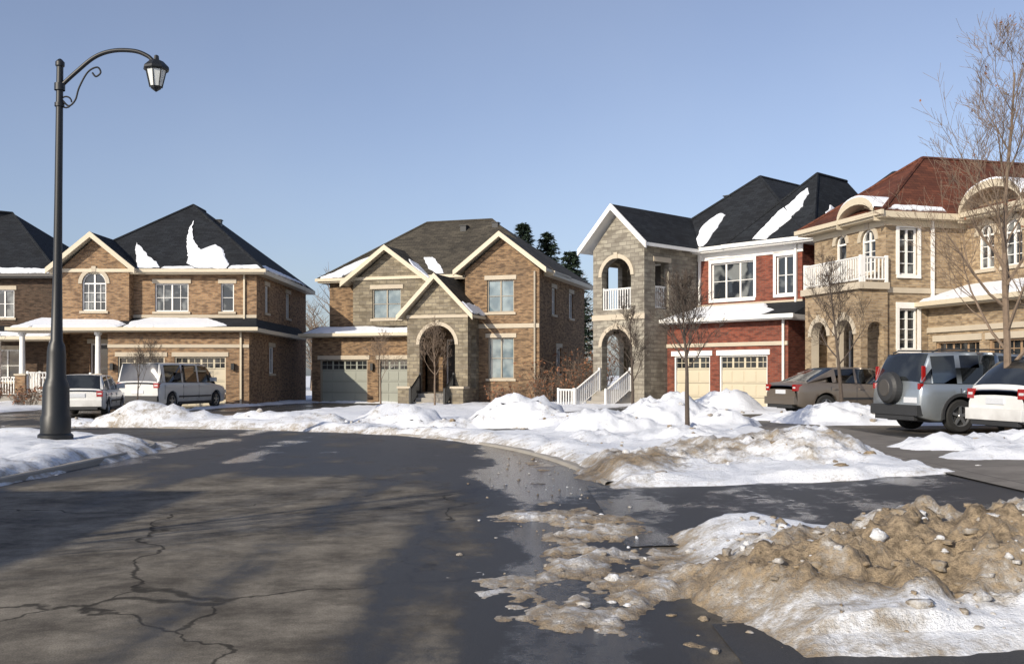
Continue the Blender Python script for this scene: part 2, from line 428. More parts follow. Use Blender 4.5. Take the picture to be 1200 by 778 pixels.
def strip(name,L,R,nx,mat,dz,wet_shade_fn=None):
    vs=[];fs=[]
    for i,(a,b) in enumerate(zip(L,R)):
        for k in range(nx+1):
            t=k/nx; vs.append((a[0]*(1-t)+b[0]*t,a[1]*(1-t)+b[1]*t,0))
    v=np.array(vs,float)
    v[:,2]=G(v[:,0],v[:,1])+dz
    n=nx+1
    for i in range(len(L)-1):
        for k in range(nx): fs.append((i*n+k,i*n+k+1,(i+1)*n+k+1,(i+1)*n+k))
    me=bpy.data.meshes.new(name); me.from_pydata([tuple(p) for p in v],[],fs)
    me.materials.append(MT[mat])
    a=me.attributes.new('wet_shade','FLOAT','POINT')
    a.data.foreach_set('value',(wet_shade_fn(v[:,0],v[:,1]) if wet_shade_fn else np.full(len(v),.5)).astype(np.float32))
    bm=bmesh.new(); bm.from_mesh(me); bmesh.ops.recalc_face_normals(bm,faces=bm.faces)
    if bm.faces[0].normal.z<0: bmesh.ops.reverse_faces(bm,faces=bm.faces)
    bm.to_mesh(me); bm.free()
    o=bpy.data.objects.new(name,me); scene.collection.objects.link(o); return o
def wet_shade(x,y):
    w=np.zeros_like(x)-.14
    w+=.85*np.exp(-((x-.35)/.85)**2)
    w+=.5*sst(11.5,15.0,y+.3*x)*(1-.15*sst(21,26,y))  # wet far road, with the shadow band painted into the mask as well
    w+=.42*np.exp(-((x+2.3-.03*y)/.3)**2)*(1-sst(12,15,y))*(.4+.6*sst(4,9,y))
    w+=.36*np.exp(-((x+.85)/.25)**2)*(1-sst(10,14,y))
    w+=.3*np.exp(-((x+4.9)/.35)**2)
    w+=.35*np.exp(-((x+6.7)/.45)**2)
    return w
def dens(pl,k):
    out=[]
    for i in range(len(pl)-1):
        for j in range(k):
            t=j/k; out.append((pl[i][0]*(1-t)+pl[i+1][0]*t,pl[i][1]*(1-t)+pl[i+1][1]*t))
    out.append(pl[-1]); return out
strip('road',dens(inner,4),dens(outer,4),40,'asphalt',0,wet_shade)
def quadstrip(name,a,b,c,d,mat,dz,n=14,wf=None):
    L=[(a[0]+(d[0]-a[0])*i/n,a[1]+(d[1]-a[1])*i/n) for i in range(n+1)]
    R=[(b[0]+(c[0]-b[0])*i/n,b[1]+(c[1]-b[1])*i/n) for i in range(n+1)]
    return strip(name,L,R,10,mat,dz,wf)
wd=lambda x,y: np.full_like(x,.58)
wl=lambda x,y: np.full_like(x,.2)
quadstrip('driveway',(1.0,8.7),(30,10.0),(30,13.9),(1.0,13.5),'asphalt',.006,60,wd)
quadstrip('driveway',(1.2,-12),(30,-12),(30,6.0),(1.2,6.0),'asphalt',.006,60,lambda x,y: np.full_like(x,.4))
quadstrip('driveway',(5.2,17.0),(22,17.4),(22,24.5),(5.2,24),'asphalt',.006,30,wl)
quadstrip('driveway',(5.4,25.8),(15.2,26.6),(13.3,32.6),(5.6,30.9),'asphalt',.009,30,wl)
quadstrip('driveway',(-.7,23.6),(11.6,36.8),(6.0,42.4),(-4.2,25.9),'asphalt',.008,30,wd)
quadstrip('driveway',(-15.2,28.3),(-10.3,27.8),(-4.2,48.8),(-10.4,50.8),'asphalt',.010,30,wd)
quadstrip('driveway',(-19.4,28.3),(-15,28.3),(-12.6,45.2),(-18.9,45.2),'asphalt',.012,30,wd)
def mats_walk():
    m,nt,b=newmat('sidewalk_concrete')
    tc=nd(nt,'ShaderNodeTexCoord'); t=nd(nt,'ShaderNodeTexBrick'); t.offset=0
    t.inputs['Scale'].default_value=1; t.inputs['Brick Width'].default_value=1.5; t.inputs['Row Height'].default_value=1.5; t.inputs['Mortar Size'].default_value=.012
    t.inputs['Color1'].default_value=c4((.22,.2,.175)); t.inputs['Color2'].default_value=c4((.17,.155,.135)); t.inputs['Mortar'].default_value=c4((.06,.055,.05))
    nt.links.new(tc.outputs['Object'],t.inputs['Vector'])
    f=ramp(nt,noise(nt,1.5,6,.7),.35,.65)
    nt.links.new(mixc(nt,f,mixc(nt,.6,t.outputs['Color'],(.08,.07,.06)),t.outputs['Color']),b.inputs['Base Color'])
    b.inputs['Roughness'].default_value=.8; return m
MT['walk']=mats_walk()
strip('sidewalk',[(5.7,y) for y in np.linspace(-10,26,60)]+[(5.0,29.6),(2.9,32.9)],[(7.5,y) for y in np.linspace(-10,26,60)]+[(6.6,30),(4,34)],3,'walk',.014)
def kerb(name,pl,sgn,H,ymin=-99):
    b=B(); pl=[p for p in dens(pl,3) if p[1]>ymin]; P=np.array(pl); 
    t=np.gradient(P,axis=0); t/=np.linalg.norm(t,axis=1)[:,None]; nrm=np.stack([t[:,1],-t[:,0]],-1)*sgn
    dr=np.minimum.reduce([psd(q,P[:,0],P[:,1]) for q in (D_near,D_h5,D_h3,D_h2)])
    vs=[];fs=[]
    for i in range(len(P)):
        h=H if dr[i]>.5 else .015
        for off,z in ((-.02,-.05),(.0,h-.02),(.03,h),(.18,h),(.18,-.05)):
            q=P[i]+nrm[i]*off; vs.append((q[0],q[1],z))
    for i in range(len(P)-1):
        for k in range(4): fs.append((i*5+k,i*5+k+1,(i+1)*5+k+1,(i+1)*5+k))
    b.add(vs,fs,'concrete'); b.obj(name)
kerb('kerb',outer,1,.05,13.6); kerb('kerb',inner,-1,.10)

def chunks():
    b=B(); N=620
    ico=bmesh.new(); bmesh.ops.create_icosphere(ico,subdivisions=2,radius=1)
    iv=[v.co.copy() for v in ico.verts]; ifc=[[v.index for v in f.verts] for f in ico.faces]; ico.free()
    xs=[];ys=[];rs=[]
    for i in range(N):
        if i<320:
            y=random.uniform(5.4,8.6); x=random.gauss(2.7,.9); r=abs(random.gauss(.0,.02))+.008
        elif i<480:
            y=random.uniform(7,20); x=random.gauss(.9,.6)-.04*(y-7); r=abs(random.gauss(.0,.010))+.005
        else:
            k=random.choice(banks[:-3]); x=k[0]+random.gauss(0,k[2]*.6); y=k[1]-abs(random.gauss(0,k[3]*.7)); r=abs(random.gauss(0,.03))+.012
        xs.append(x);ys.append(max(y,5.3));rs.append(r)
    X=np.array(xs);Y=np.array(ys); Z,S,D=snow(X,Y); z0=np.maximum(Z,G(X,Y))
    for x,y,z,r in zip(xs,ys,z0,rs):
        sx,sy,sz=[random.uniform(.6,1.4) for _ in range(3)]; ph=random.uniform(0,9)
        vs=[]
        for v in iv:
            k=1+.28*math.sin(v.x*3+ph)*math.cos(v.y*4+ph*2)+.18*math.sin(v.z*6+ph*3)
            vs.append((x+v.x*r*sx*k,y+v.y*r*sy*k,z+r*.1+v.z*r*sz*.6*k))
        b.add(vs,ifc,'snow')
    o=b.obj('snow_clumps',recalc=False); o.data.shade_smooth()
    a=o.data.attributes.new('dirt','FLOAT','POINT'); per=len(iv)
    dv=np.repeat([random.uniform(.3,.85) for _ in range(N)],per); a.data.foreach_set('value',dv.astype(np.float32))
chunks()

# ------------------------------------------------------------------ houses
class House:
    def __init__(s,name,loc,a):
        s.e=empty(name,loc,-math.radians(a)); s.p={}
    def P(s,k):
        if k not in s.p: s.p[k]=B()
        return s.p[k]
    def done(s):
        for k,b in s.p.items(): b.obj(k,s.e)
    @staticmethod
    def M(face,q):
        return {'f':lambda a,d,z:(a,q+d,z),'b':lambda a,d,z:(a,q-d,z),'r':lambda a,d,z:(q-d,a,z),'l':lambda a,d,z:(q+d,a,z)}[face]
    def wall(s,face,q,a0,a1,z0,z1,mat,ops=(),th=.22,peak=None):
        M=s.M(face,q); b=s.P('walls')
        xs=sorted({a0,a1}|{o['a0'] for o in ops}|{o['a1'] for o in ops}); zs=sorted({z0,z1}|{o['z0'] for o in ops}|{o['z1'] for o in ops})
        for i in range(len(xs)-1):
            for j in range(len(zs)-1):
                ca=(xs[i]+xs[i+1])/2; cz=(zs[j]+zs[j+1])/2
                if any(o['a0']<ca<o['a1'] and o['z0']<cz<o['z1'] for o in ops): continue
                b.add([M(xs[i],0,zs[j]),M(xs[i+1],0,zs[j]),M(xs[i+1],0,zs[j+1]),M(xs[i],0,zs[j+1])],[(0,1,2,3)],mat)
        if peak:
            b.add([M(a0,0,z1),M(a1,0,z1),M((a0+a1)/2,0,peak)],[(0,1,2)],mat)
        for o in ops: s.opening(M,o,mat,th)
    def arc(s,o,n=14,grow=0):
        c=(o['a0']+o['a1'])/2; w=(o['a1']-o['a0'])/2+grow; r=o['rise']+grow; zb=o['z1']-o['rise']
        return [(c-w*math.cos(math.pi*i/n),zb+r*math.sin(math.pi*i/n)) for i in range(n+1)]
    def opening(s,M,o,mat,th):
        b=s.P('walls'); rise=o.get('rise',0); a0,a1,z0,z1=o['a0'],o['a1'],o['z0'],o['z1']
        rm=o.get('reveal',mat)
        zt=z1-rise
        b.add([M(a0,0,z0),M(a0,th,z0),M(a0,th,zt),M(a0,0,zt)],[(0,1,2,3)],rm)
        b.add([M(a1,0,z0),M(a1,th,z0),M(a1,th,zt),M(a1,0,zt)],[(0,1,2,3)],rm)
        b.add([M(a0,0,z0),M(a1,0,z0),M(a1,th,z0),M(a0,th,z0)],[(0,1,2,3)],rm)
        if rise:
            A=s.arc(o)
            for i in range(len(A)-1):
                p,q=A[i],A[i+1]
                b.add([M(p[0],0,p[1]),M(q[0],0,q[1]),M(q[0],0,z1),M(p[0],0,z1)],[(0,1,2,3)],mat)
                b.add([M(p[0],0,p[1]),M(q[0],0,q[1]),M(q[0],th,q[1]),M(p[0],th,p[1])],[(0,1,2,3)],rm)
        else:
            b.add([M(a0,0,z1),M(a1,0,z1),M(a1,th,z1),M(a0,th,z1)],[(0,1,2,3)],rm)
        t=s.P('trim'); tm=o.get('trim','precast')
        if o.get('sur',True):
            pr=.04
            if rise:
                A=s.arc(o); C=s.arc(o,grow=.17)
                for i in range(len(A)-1):
                    v=[M(A[i][0],-pr,A[i][1]),M(A[i+1][0],-pr,A[i+1][1]),M(C[i+1][0],-pr,C[i+1][1]),M(C[i][0],-pr,C[i][1]),
                       M(A[i][0],.03,A[i][1]),M(A[i+1][0],.03,A[i+1][1]),M(C[i+1][0],.03,C[i+1][1]),M(C[i][0],.03,C[i][1])]
                    t.add(v,[(0,1,2,3),(0,1,5,4),(3,2,6,7)],tm)
                c=(a0+a1)/2; t.box(c-.1,c+.1,-.07,.02,z1-.02,z1+.24,tm,M)
            else:
                t.box(a0-.12,a1+.12,-pr,.03,z1,z1+.2,tm,M)
                if o.get('side'):
                    t.box(a0-.12,a0,-pr+.004,.03,z0,z1,tm,M); t.box(a1,a1+.12,-pr+.004,.03,z0,z1,tm,M)
            if o['k']=='w': t.box(a0-.1,a1+.1,-.07,.05,z0-.11,z0,tm,M)
        k=o['k']
        if k=='w': s.window(M,o)
        elif k=='g': s.garage(M,o)
        elif k=='d': s.door(M,o)
    def window(s,M,o):
        b=s.P('windows'); fm=o.get('frame','trim_white'); gm=o.get('glass','glass')
        a0,a1,z0,z1=o['a0'],o['a1'],o['z0'],o['z1']; rise=o.get('rise',0); zt=z1-rise; w=.06
        gl=[M(a0,.13,z0),M(a1,.13,z0)]
        if rise: gl+=[M(p[0],.13,p[1]) for p in s.arc(o)[::-1]]
        else: gl+=[M(a1,.13,z1),M(a0,.13,z1)]
        b.add(gl,[tuple(range(len(gl)))],gm)
        b.box(a0,a0+w,.07,.14,z0,zt,fm,M); b.box(a1-w,a1,.07,.14,z0,zt,fm,M); b.box(a0+w,a1-w,.072,.142,z0,z0+w,fm,M)
        if rise:
            A=s.arc(o); C=s.arc(o,grow=-w)
            for i in range(len(A)-1):
                v=[M(A[i][0],.07,A[i][1]),M(A[i+1][0],.07,A[i+1][1]),M(C[i+1][0],.07,C[i+1][1]),M(C[i][0],.07,C[i][1])]
                v+=[M(C[i+1][0],.14,C[i+1][1]),M(C[i][0],.14,C[i][1])]
                b.add(v,[(0,1,2,3),(3,2,4,5)],fm)
            b.box(a0+w,a1-w,.074,.14,zt-.03,zt+.03,fm,M)
        else: b.box(a0+w,a1-w,.072,.142,z1-w,z1,fm,M)
        nx,nz=o.get('n',(2,2)); big=o.get('mull',1)
        for i in range(1,nx):
            a=a0+(a1-a0)*i/nx; t=.035 if (i%big==0) else .012
            b.box(a-t,a+t,.08,.135,z0+w,(zt if rise else z1-w)+ (rise*.75 if rise and i*2==nx else 0),fm,M)
        for j in range(1,nz):
            z=z0+(zt-z0)*j/nz; b.box(a0+w,a1-w,.09,.134,z-.012,z+.012,fm,M)
    def garage(s,M,o):
        b=s.P('garage_doors'); m=o.get('mat','door_cream'); a0,a1,z0,z1=o['a0'],o['a1'],o['z0'],o['z1']
        Wd=a1-a0; n=max(3,int(round(Wd/.6))); rows=4; rh=(z1-z0)/rows
        b.box(a0,a1,.16,.2,z0,z1,m,M)
        for r in range(rows):
            for c in range(n):
                x0=a0+Wd*c/n+.05; x1=a0+Wd*(c+1)/n-.05; y0=z0+r*rh+.07; y1=z0+(r+1)*rh-.07
                if r==rows-1:
                    b.box(x0,x1,.15,.17,y0,y1,'car_glass',M)
                    b.box((x0+x1)/2-.012,(x0+x1)/2+.012,.14,.16,y0,y1,m,M); b.box(x0,x1,.143,.162,(y0+y1)/2-.012,(y0+y1)/2+.012,m,M)
                else: b.box(x0,x1,.14,.17,y0,y1,m,M)
            if r: b.box(a0,a1,.155,.17,z0+r*rh-.008,z0+r*rh+.008,'trim_dark',M)
        t=o.get('trimg','trim_cream')
        b.box(a0,a0+.06,.05,.17,z0,z1,t,M); b.box(a1-.06,a1,.05,.17,z0,z1,t,M); b.box(a0+.06,a1-.06,.05,.17,z1-.06,z1,t,M)
    def door(s,M,o):
        b=s.P('doors'); a0,a1,z0,z1=o['a0'],o['a1'],o['z0'],o['z1']; m=o.get('mat','wood_dark')
        b.box(a0,a1,.15,.2,z0,z1,m,M)
        Wd=a1-a0
        b.box(a0,a0+.07,.1,.17,z0,z1,'trim_white',M); b.box(a1-.07,a1,.1,.17,z0,z1,'trim_white',M); b.box(a0+.07,a1-.07,.1,.17,z1-.07,z1,'trim_white',M)
        b.box(a0+Wd*.3,a0+Wd*.7,.13,.16,z0+1.0,z1-.25,'car_glass',M)
        b.box(a0+Wd*.3,a0+Wd*.7,.14,.16,z0+.2,z0+.8,m,M)
    def hip(s,x0,x1,y0,y1,z,ra,rb,zr,mat,trim,fh=.2):
        b=s.P('roof')
        c=[(x0,y0),(x1,y0),(x1,y1),(x0,y1)]
        v=[(p[0],p[1],z) for p in c]+[(p[0],p[1],z+fh) for p in c]+[(ra[0],ra[1],zr),(rb[0],rb[1],zr)]
        b.add(v,[(0,1,5,4),(1,2,6,5),(2,3,7,6),(3,0,4,7),(0,3,2,1)],trim)
        ax_=abs(ra[0]-rb[0])>abs(ra[1]-rb[1])
        if ax_: f=[(4,5,9,8),(5,6,9),(6,7,8,9),(7,4,8)]
        else: f=[(4,5,8),(5,6,9,8),(6,7,9),(7,4,8,9)]
        b.add(v,f,mat)
        t=s.P('trim')
        t.box(x0-.1,x1+.1,y0-.1,y0-.004,z+.07,z+fh+.02,trim)
        for (p,q) in ((4,8),(5,9 if ax_ else 8),(8,9)): b.tube([v[p],v[q]],[.07,.07],5,mat,False)
    def gable(s,xl,xr,yf,yb,ze,zp,mat,trim,th=.14):
        b=s.P('roof'); xm=(xl+xr)/2
        def sec(y): return [(xl,y,ze),(xm,y,zp),(xr,y,ze),(xr,y,ze-th),(xm,y,zp-th*1.1),(xl,y,ze-th)]
        v=sec(yf)+sec(yb)
        b.add(v,[(0,1,7,6),(1,2,8,7)],mat)
        b.add(v,[(0,5,4,1),(1,4,3,2),(5,11,10,4),(4,10,9,3),(0,6,11,5),(2,3,9,8)],trim)
        t=s.P('trim'); h=.24
        for (xa,xb) in ((xl-.02,xm),(xm,xr+.02)):
            za=ze if xa!=xm else zp; zb2=zp if xb==xm else ze
            t.add([(xa,yf-.05,za+.02),(xb,yf-.05,zb2+.02),(xb,yf-.05,zb2-h),(xa,yf-.05,za-h),(xa,yf+.03,za+.02),(xb,yf+.03,zb2+.02),(xb,yf+.03,zb2-h),(xa,yf+.03,za-h)],
                  [(0,1,2,3),(4,5,6,7),(0,1,5,4),(3,2,6,7),(0,3,7,4),(1,2,6,5)],trim)
    def skirt(s,x0,x1,yf,yb,z0,z1,mat,trim,el=0,er=0,fh=.18):
        b=s.P('roof')
        v=[(x0,yf,z0),(x1,yf,z0),(x1,yb,z0),(x0,yb,z0),(x0,yf,z0+fh),(x1,yf,z0+fh),(x1,yb,z0+fh),(x0,yb,z0+fh),(x0+el,yb,z1),(x1-er,yb,z1)]
        b.add(v,[(0,1,5,4),(1,2,6,5),(3,0,4,7),(0,3,2,1)],trim)
        b.add(v,[(4,5,9,8),(5,6,9),(7,4,8)],mat)
        s.P('trim').box(x0-.08,x1+.08,yf-.1,yf-.004,z0+.05,z0+fh+.02,trim)
    def snowpatch(s,pts,plane,th=.06,seed=0,jit=.06):
        a,b2,c=[Vector(p) for p in plane]; n=(b2-a).cross(c-a).normalized()
        if n.z<0: n=-n
        R=random.Random(seed); out=[]; wx=0;wy=0
        for i in range(len(pts)):
            p=Vector(pts[i]); q=Vector(pts[(i+1)%len(pts)]); k=max(3,int((q-p).length/.12))
            for j in range(k):
                r=p+(q-p)*j/k; wx=wx*.6+R.uniform(-jit,jit); wy=wy*.6+R.uniform(-jit,jit); out.append((r.x+wx,r.y+wy*.7))
        zf=lambda x,y: a.z-(n.x*(x-a.x)+n.y*(y-a.y))/n.z
        m=len(out); cx=sum(p[0] for p in out)/m; cy=sum(p[1] for p in out)/m
        lo=[Vector((x,y,zf(x,y)))+n*.004 for x,y in out]
        sh=lambda x,y:(x+(cx-x)*.06,y+(cy-y)*.06)
        hi=[Vector((*sh(x,y),zf(*sh(x,y))))+n*th for x,y in out]
        s.P('roof_snow').add(lo+hi,[tuple(range(m,2*m))]+[(i,(i+1)%m,(i+1)%m+m,i+m) for i in range(m)],'roof_snow')
    def rail(s,p,q,z0,h=.9,mat='trim_white',part='railing',sl=0):
        b=s.P(part); P=Vector((p[0],p[1],z0)); Q=Vector((q[0],q[1],z0+sl)); L=(Q-P).length; n=max(2,int(L/.13))
        up=Vector((0,0,h)); b.tube([P+up,Q+up],[.04,.04],4,mat); lo=Vector((0,0,.1)); b.tube([P+lo,Q+lo],[.03,.03],4,mat)
        for i in range(n+1):
            r=P+(Q-P)*i/n; w=.045 if i in (0,n) else .02
            b.box(r.x-w,r.x+w,r.y-w,r.y+w,r.z+(0 if i in(0,n) else .1),r.z+h+(.08 if i in (0,n) else 0),mat)
    def stairs(s,x0,x1,yf,n,z0,run=.28,rise=.17,mat='concrete'):
        b=s.P('steps')
        for i in range(n): b.box(x0+i*.002,x1-i*.002,yf+i*run,yf+n*run+.003*i,z0-.3,z0+(i+1)*rise,mat)
    def vent(s,x,y,z): s.P('roof_vents').box(x-.16,x+.16,y-.16,y+.16,z-.3,z+.16,'plastic'); s.P('roof_vents').box(x-.2,x+.2,y-.2,y+.2,z+.16,z+.2,'plastic')
def W(a0,a1,z0,z1,**k): d=dict(a0=a0,a1=a1,z0=z0,z1=z1,k='w'); d.update(k); return d
def GD(a0,a1,z0,z1,**k): d=dict(a0=a0,a1=a1,z0=z0,z1=z1,k='g'); d.update(k); return d
def DR(a0,a1,z0,z1,**k): d=dict(a0=a0,a1=a1,z0=z0,z1=z1,k='d'); d.update(k); return d
def OP(a0,a1,z0,z1,**k): d=dict(a0=a0,a1=a1,z0=z0,z1=z1,k='o'); d.update(k); return d

# ---- left brick house
h=House('shadow_house',(-20.7,46,0),0)
bt='brick_tan'
h.wall('f',0,3.2,8.9,3.4,6.2,bt,[W(4.2,5.75,4.45,5.75,n=(4,2),mull=2),W(7.25,7.85,4.45,5.75,n=(1,2))])
h.wall('f',-.5,0,3.2,3.4,6.3,bt,[W(1.05,2.15,4.45,6.25,rise=.55,n=(4,3),mull=2)],peak=7.75)
h.wall('r',3.2,-.5,0,3.4,6.3,bt); h.wall('l',0,-.5,11,-.2,6.2,bt)
h.wall('r',8.9,0,11,-.2,6.2,bt,[W(1.6,2.3,4.5,5.8),W(6,6.9,4.5,5.8),W(2.4,3.4,1.6,2.9)])
h.wall('b',11,0,8.9,-.2,6.2,bt)
h.hip(-.45,9.35,-.45,11.45,6.15,(4.5,4.6),(4.5,6.6),10.15,'roof_black','trim_cream')
h.gable(-.4,3.6,-.95,3.2,6.35,8.0,'roof_black','trim_cream')
h.wall('f',-1.3,2.55,8.9,-.2,3.5,bt,[GD(3.0,5.1,0.1,2.35),GD(5.55,7.85,0.1,2.35)])
h.wall('r',8.9,-1.3,0,-.2,3.5,bt); h.wall('l',2.55,-1.3,.6,-.2,3.5,bt)
h.wall('f',.6,0,2.55,-.2,3.5,bt,[DR(.95,2.05,.75,3.0),])
h.skirt(-1.7,9.35,-1.8,0,3.45,4.15,'roof_black','trim_cream',.6,.45)
h.P('roof').add([(8.9,0,3.45),(9.35,0,3.45),(9.35,9,3.45),(8.9,9,3.45),(9.35,0,3.62),(9.35,9,3.62),(8.9,0,4.1),(8.9,9,4.1)],[(0,1,2,3),(1,2,5,4)],'trim_cream')
h.P('roof').add([(9.35,0,3.62),(9.35,9,3.62),(8.9,9,4.1),(8.9,0,4.1)],[(0,1,2,3)],'roof_black')
h.snowpatch([(-1.6,-1.75),(3.1,-1.75),(3.3,-1.2),(2.6,-.5),(-1,-.15)],[(0,-1.8,3.63),(5,-1.8,3.63),(3,0,4.15)],.07,1,.06)
h.snowpatch([(3.4,-1.75),(6.8,-1.75),(7.9,-1.5),(7.5,-.9),(6.8,-.25),(3.9,-.1),(3.4,-.9)],[(0,-1.8,3.63),(5,-1.8,3.63),(3,0,4.15)],.07,101,.06)
h.P('porch').box(-1.5,2.5,-1.6,.6,-.2,.72,'concrete')
for cx in (-1.25,2.15): 
    h.P('porch').box(cx-.22,cx+.22,-1.6,-1.16,.722,1.5,bt); h.P('porch').box(cx-.26,cx+.26,-1.64,-1.12,1.5,1.58,'precast'); h.P('porch').lathe([(.13,1.58),(.11,3.3),(.17,3.34),(.17,3.45)],14,'trim_white',(cx,-1.38,0))
h.rail((-1,-1.4),(.5,-1.4),.72); h.rail((-1.35,-1.2),(-1.35,.5),.72)
h.stairs(.7,1.9,-2.75,4,-.1,.28,.19); h.rail((.7,-2.75),(.7,-1.6),-.05,.85,sl=.75); h.rail((1.9,-2.75),(1.9,-1.6),-.05,.85,sl=.75)
h.P('trim').box(8.3,8.38,-.1,-.02,3.9,6.2,'trim_cream'); h.P('trim').box(8.5,8.58,-1.4,-1.32,0,3.5,'trim_cream')
h.P('trim').box(3.2,8.9,-.03,.02,4.16,4.3,'precast'); h.P('trim').box(2.55,8.9,-1.34,-1.26,2.75,2.9,'precast')
for lx in (2.78,5.33,8.2):
    h.P('lantern').box(lx-.07,lx+.07,-1.5,-1.35,1.75,2.05,'black')
fp=[(-.45,-.45,6.35),(9.35,-.45,6.35),(4.5,4.6,10.15)]
h.snowpatch([(2.75,1.5),(3.1,1.2),(3.6,.6),(4.3,.05),(4.5,-.35),(3.5,-.38),(3.3,.1),(3.0,.7)],fp,.04,2,.04)
h.snowpatch([(4.95,3.3),(5.1,2.4),(5.5,1.5),(6.0,.95),(6.6,1.3),(7.0,1.0),(7.6,.0),(7.6,-.36),(6.2,-.36),(5.7,0),(5.5,.7),(5.15,1.6),(4.9,2.6)],fp,.04,3,.045)
h.snowpatch([(7.7,-.4),(9.2,-.4),(9.0,-.15),(7.8,-.2)],fp,.04,33,.03)
h.snowpatch([(4.6,-.4),(6.2,-.4),(6.0,-.25),(4.7,-.28)],fp,.04,34,.02)
rp=[(9.35,-.45,6.35),(9.35,11.45,6.35),(4.5,4.6,10.15)]
h.snowpatch([(9.3,-.2),(9.3,9),(9.0,8.5),(9.0,.3)],rp,.07,4,.04)
h.snowpatch([(-.35,-.9),(.1,-.9),(.1,1.0),(-.35,1.2)],[(-.4,-1,6.35),(-.4,2,6.35),(1.6,0,8.0)],.07,5,.05)
h.vent(5.6,5.2,9.3)
h.done()

# ---- house at far left
h=House('shadow_house',(-34,50,0),0); bd='brick_shaded'
h.wall('f',0,0,11,-.2,6.4,bd,[W(1.5,3,4.4,5.8),W(7.5,9,4.4,5.8,n=(3,2)),W(7.3,9.3,1.2,2.8,n=(3,2)),GD(1.2,5.6,0,2.3)])
h.wall('r',11,0,11,-.2,6.4,bd,[W(3,4,4.4,5.8)]); h.wall('l',0,0,11,-.2,6.4,bd); h.wall('b',11,0,11,-.2,6.4,bd)
h.hip(-.45,11.45,-.45,11.45,6.35,(5.3,5.2),(6,5.8),10.6,'roof_black','trim_dark')
h.skirt(5.8,11.9,-1.8,0,3.2,4.0,'roof_black','trim_cream',.2,.5)
for cx in (6.2,9,11.6): h.P('porch').lathe([(.14,0),(.12,3.2)],12,'trim_white',(cx,-1.55,0))
h.P('porch').box(5.9,11.8,-1.7,0,-.2,.5,'concrete'); h.rail((6.2,-1.55),(11.6,-1.55),.5)
h.snowpatch([(5.8,-1.7),(11.8,-1.7),(11.5,-1.2),(6,-1.1)],[(5.8,-1.8,3.38),(11,-1.8,3.38),(8,0,4.0)],.07,8,.06)
h.snowpatch([(6,-.4),(11.3,-.4),(11.1,-.1),(6,0.1)],[(-.45,-.45,6.55),(11.45,-.45,6.55),(5.3,5.2,10.6)],.06,81,.05)
h.done()

# ---- unseen house, added out of frame to cast the road's shadow band
h=House('shadow_house',(-25.3,-9.1,0),0)
h.wall('f',0,0,12,-.2,6.3,bt,[W(2,3.5,4.4,5.8),W(8,9.5,4.4,5.8)]); h.wall('b',11,0,12,-.2,6.3,bt,[W(2,3.5,4.4,5.8)]); h.wall('l',0,0,11,-.2,6.3,bt)
h.wall('r',12,0,11,-.2,6.3,bt,[W(1,2.5,4.4,5.8),W(7.5,9,4.4,5.8,n=(3,2)),GD(1,5.6,0,2.3),DR(6.8,7.8,.3,2.6)])
h.hip(-.45,12.45,-.45,11.45,6.25,(5.5,5.2),(6.5,5.8),9.4,'roof_black','trim_cream')
h.done()

# ---- centre house
h=House('shadow_house',(-10.13,50.4,0),18)
bb='brick_brown'; ts='trim_cream'
gk=dict(mat='door_grey',trimg='trim_taupe')
h.wall('f',0,0,5.7,-.2,3.45,bb,[GD(.46,3.1,.1,2.3,**gk),GD(3.7,5.3,.1,2.3,**gk)])
h.wall('l',0,0,9,-.2,3.45,bb); h.wall('r',5.7,0,1.2,-.2,3.45,bb)
h.skirt(-.4,5.9,-.45,.8,3.4,4.0,'roof_brown',ts,.3,0)
h.snowpatch([(-.3,-.4),(5.7,-.4),(5.5,.3),(4.6,.2),(3,.6),(1.4,.5),(0,.6)],[(0,-.45,3.58),(4,-.45,3.58),(3,.8,4.0)],.06,11,.05)
h.wall('f',.8,1.9,5.84,3.4,6.2,'stone_tan',[W(2.98,4.56,4.35,5.85,n=(2,2),glass='glass_blue',frame='trim_taupe')],peak=7.75)
h.wall('l',1.9,.8,1.4,3.4,6.2,'stone_tan'); h.wall('r',5.84,.8,1.6,3.4,6.2,'stone_tan')
h.gable(1.45,6.3,.3,4.5,6.2,7.98,'roof_brown',ts)
h.wall('f',1.3,.3,1.9,3.4,6.3,bb); h.wall('l',.3,1.3,9,3.4,6.3,bb)
h.wall('f',1.5,5.7,8.28,-.2,6.4,bb,[DR(6.7,8.1,.8,3.3,sur=False),W(6.9,7.9,4.5,5.8,glass='glass_blue')])
h.wall('f',0,8.28,12,-.2,6.5,bb,[W(9.4,10.75,4.5,6.05,n=(2,2),glass='glass_blue',frame='trim_taupe'),W(9.45,10.75,1.35,3.3,n=(2,2),glass='glass_blue',frame='trim_taupe')],peak=8.0)
h.wall('l',8.28,0,1.6,-.2,6.5,bb)
h.wall('r',12,0,8.8,-.2,6.5,bb,[W(2.2,2.9,4.5,5.8),W(5.5,6.3,4.5,5.8),W(3,3.9,1.6,2.9)])
h.wall('b',8.8,0,12,-.2,6.3,bb)
h.gable(7.85,12.45,-.45,4.2,6.5,8.28,'roof_brown',ts)
h.hip(-.15,12.45,.85,9.25,6.25,(4.2,5.0),(7.9,5.0),9.75,'roof_brown',ts)
h.wall('f',-1.5,5.92,8.98,-.2,4.3,'stone_tan',[OP(6.55,8.35,.7,3.85,rise=.9)],peak=6.05,th=.35)
h.wall('r',8.98,-1.5,.0,-.2,4.3,'stone_tan',[OP(-1.1,-.35,.9,3.4,rise=.35,sur=False)],th=.3); h.wall('l',5.92,-1.5,0.0,-.2,4.3,'stone_tan',th=.3)
h.gable(5.55,9.35,-1.9,1.6,4.3,6.25,'roof_brown',ts)
h.P('porch').box(6.0,8.9,-1.45,1.5,-.2,.7,'concrete')
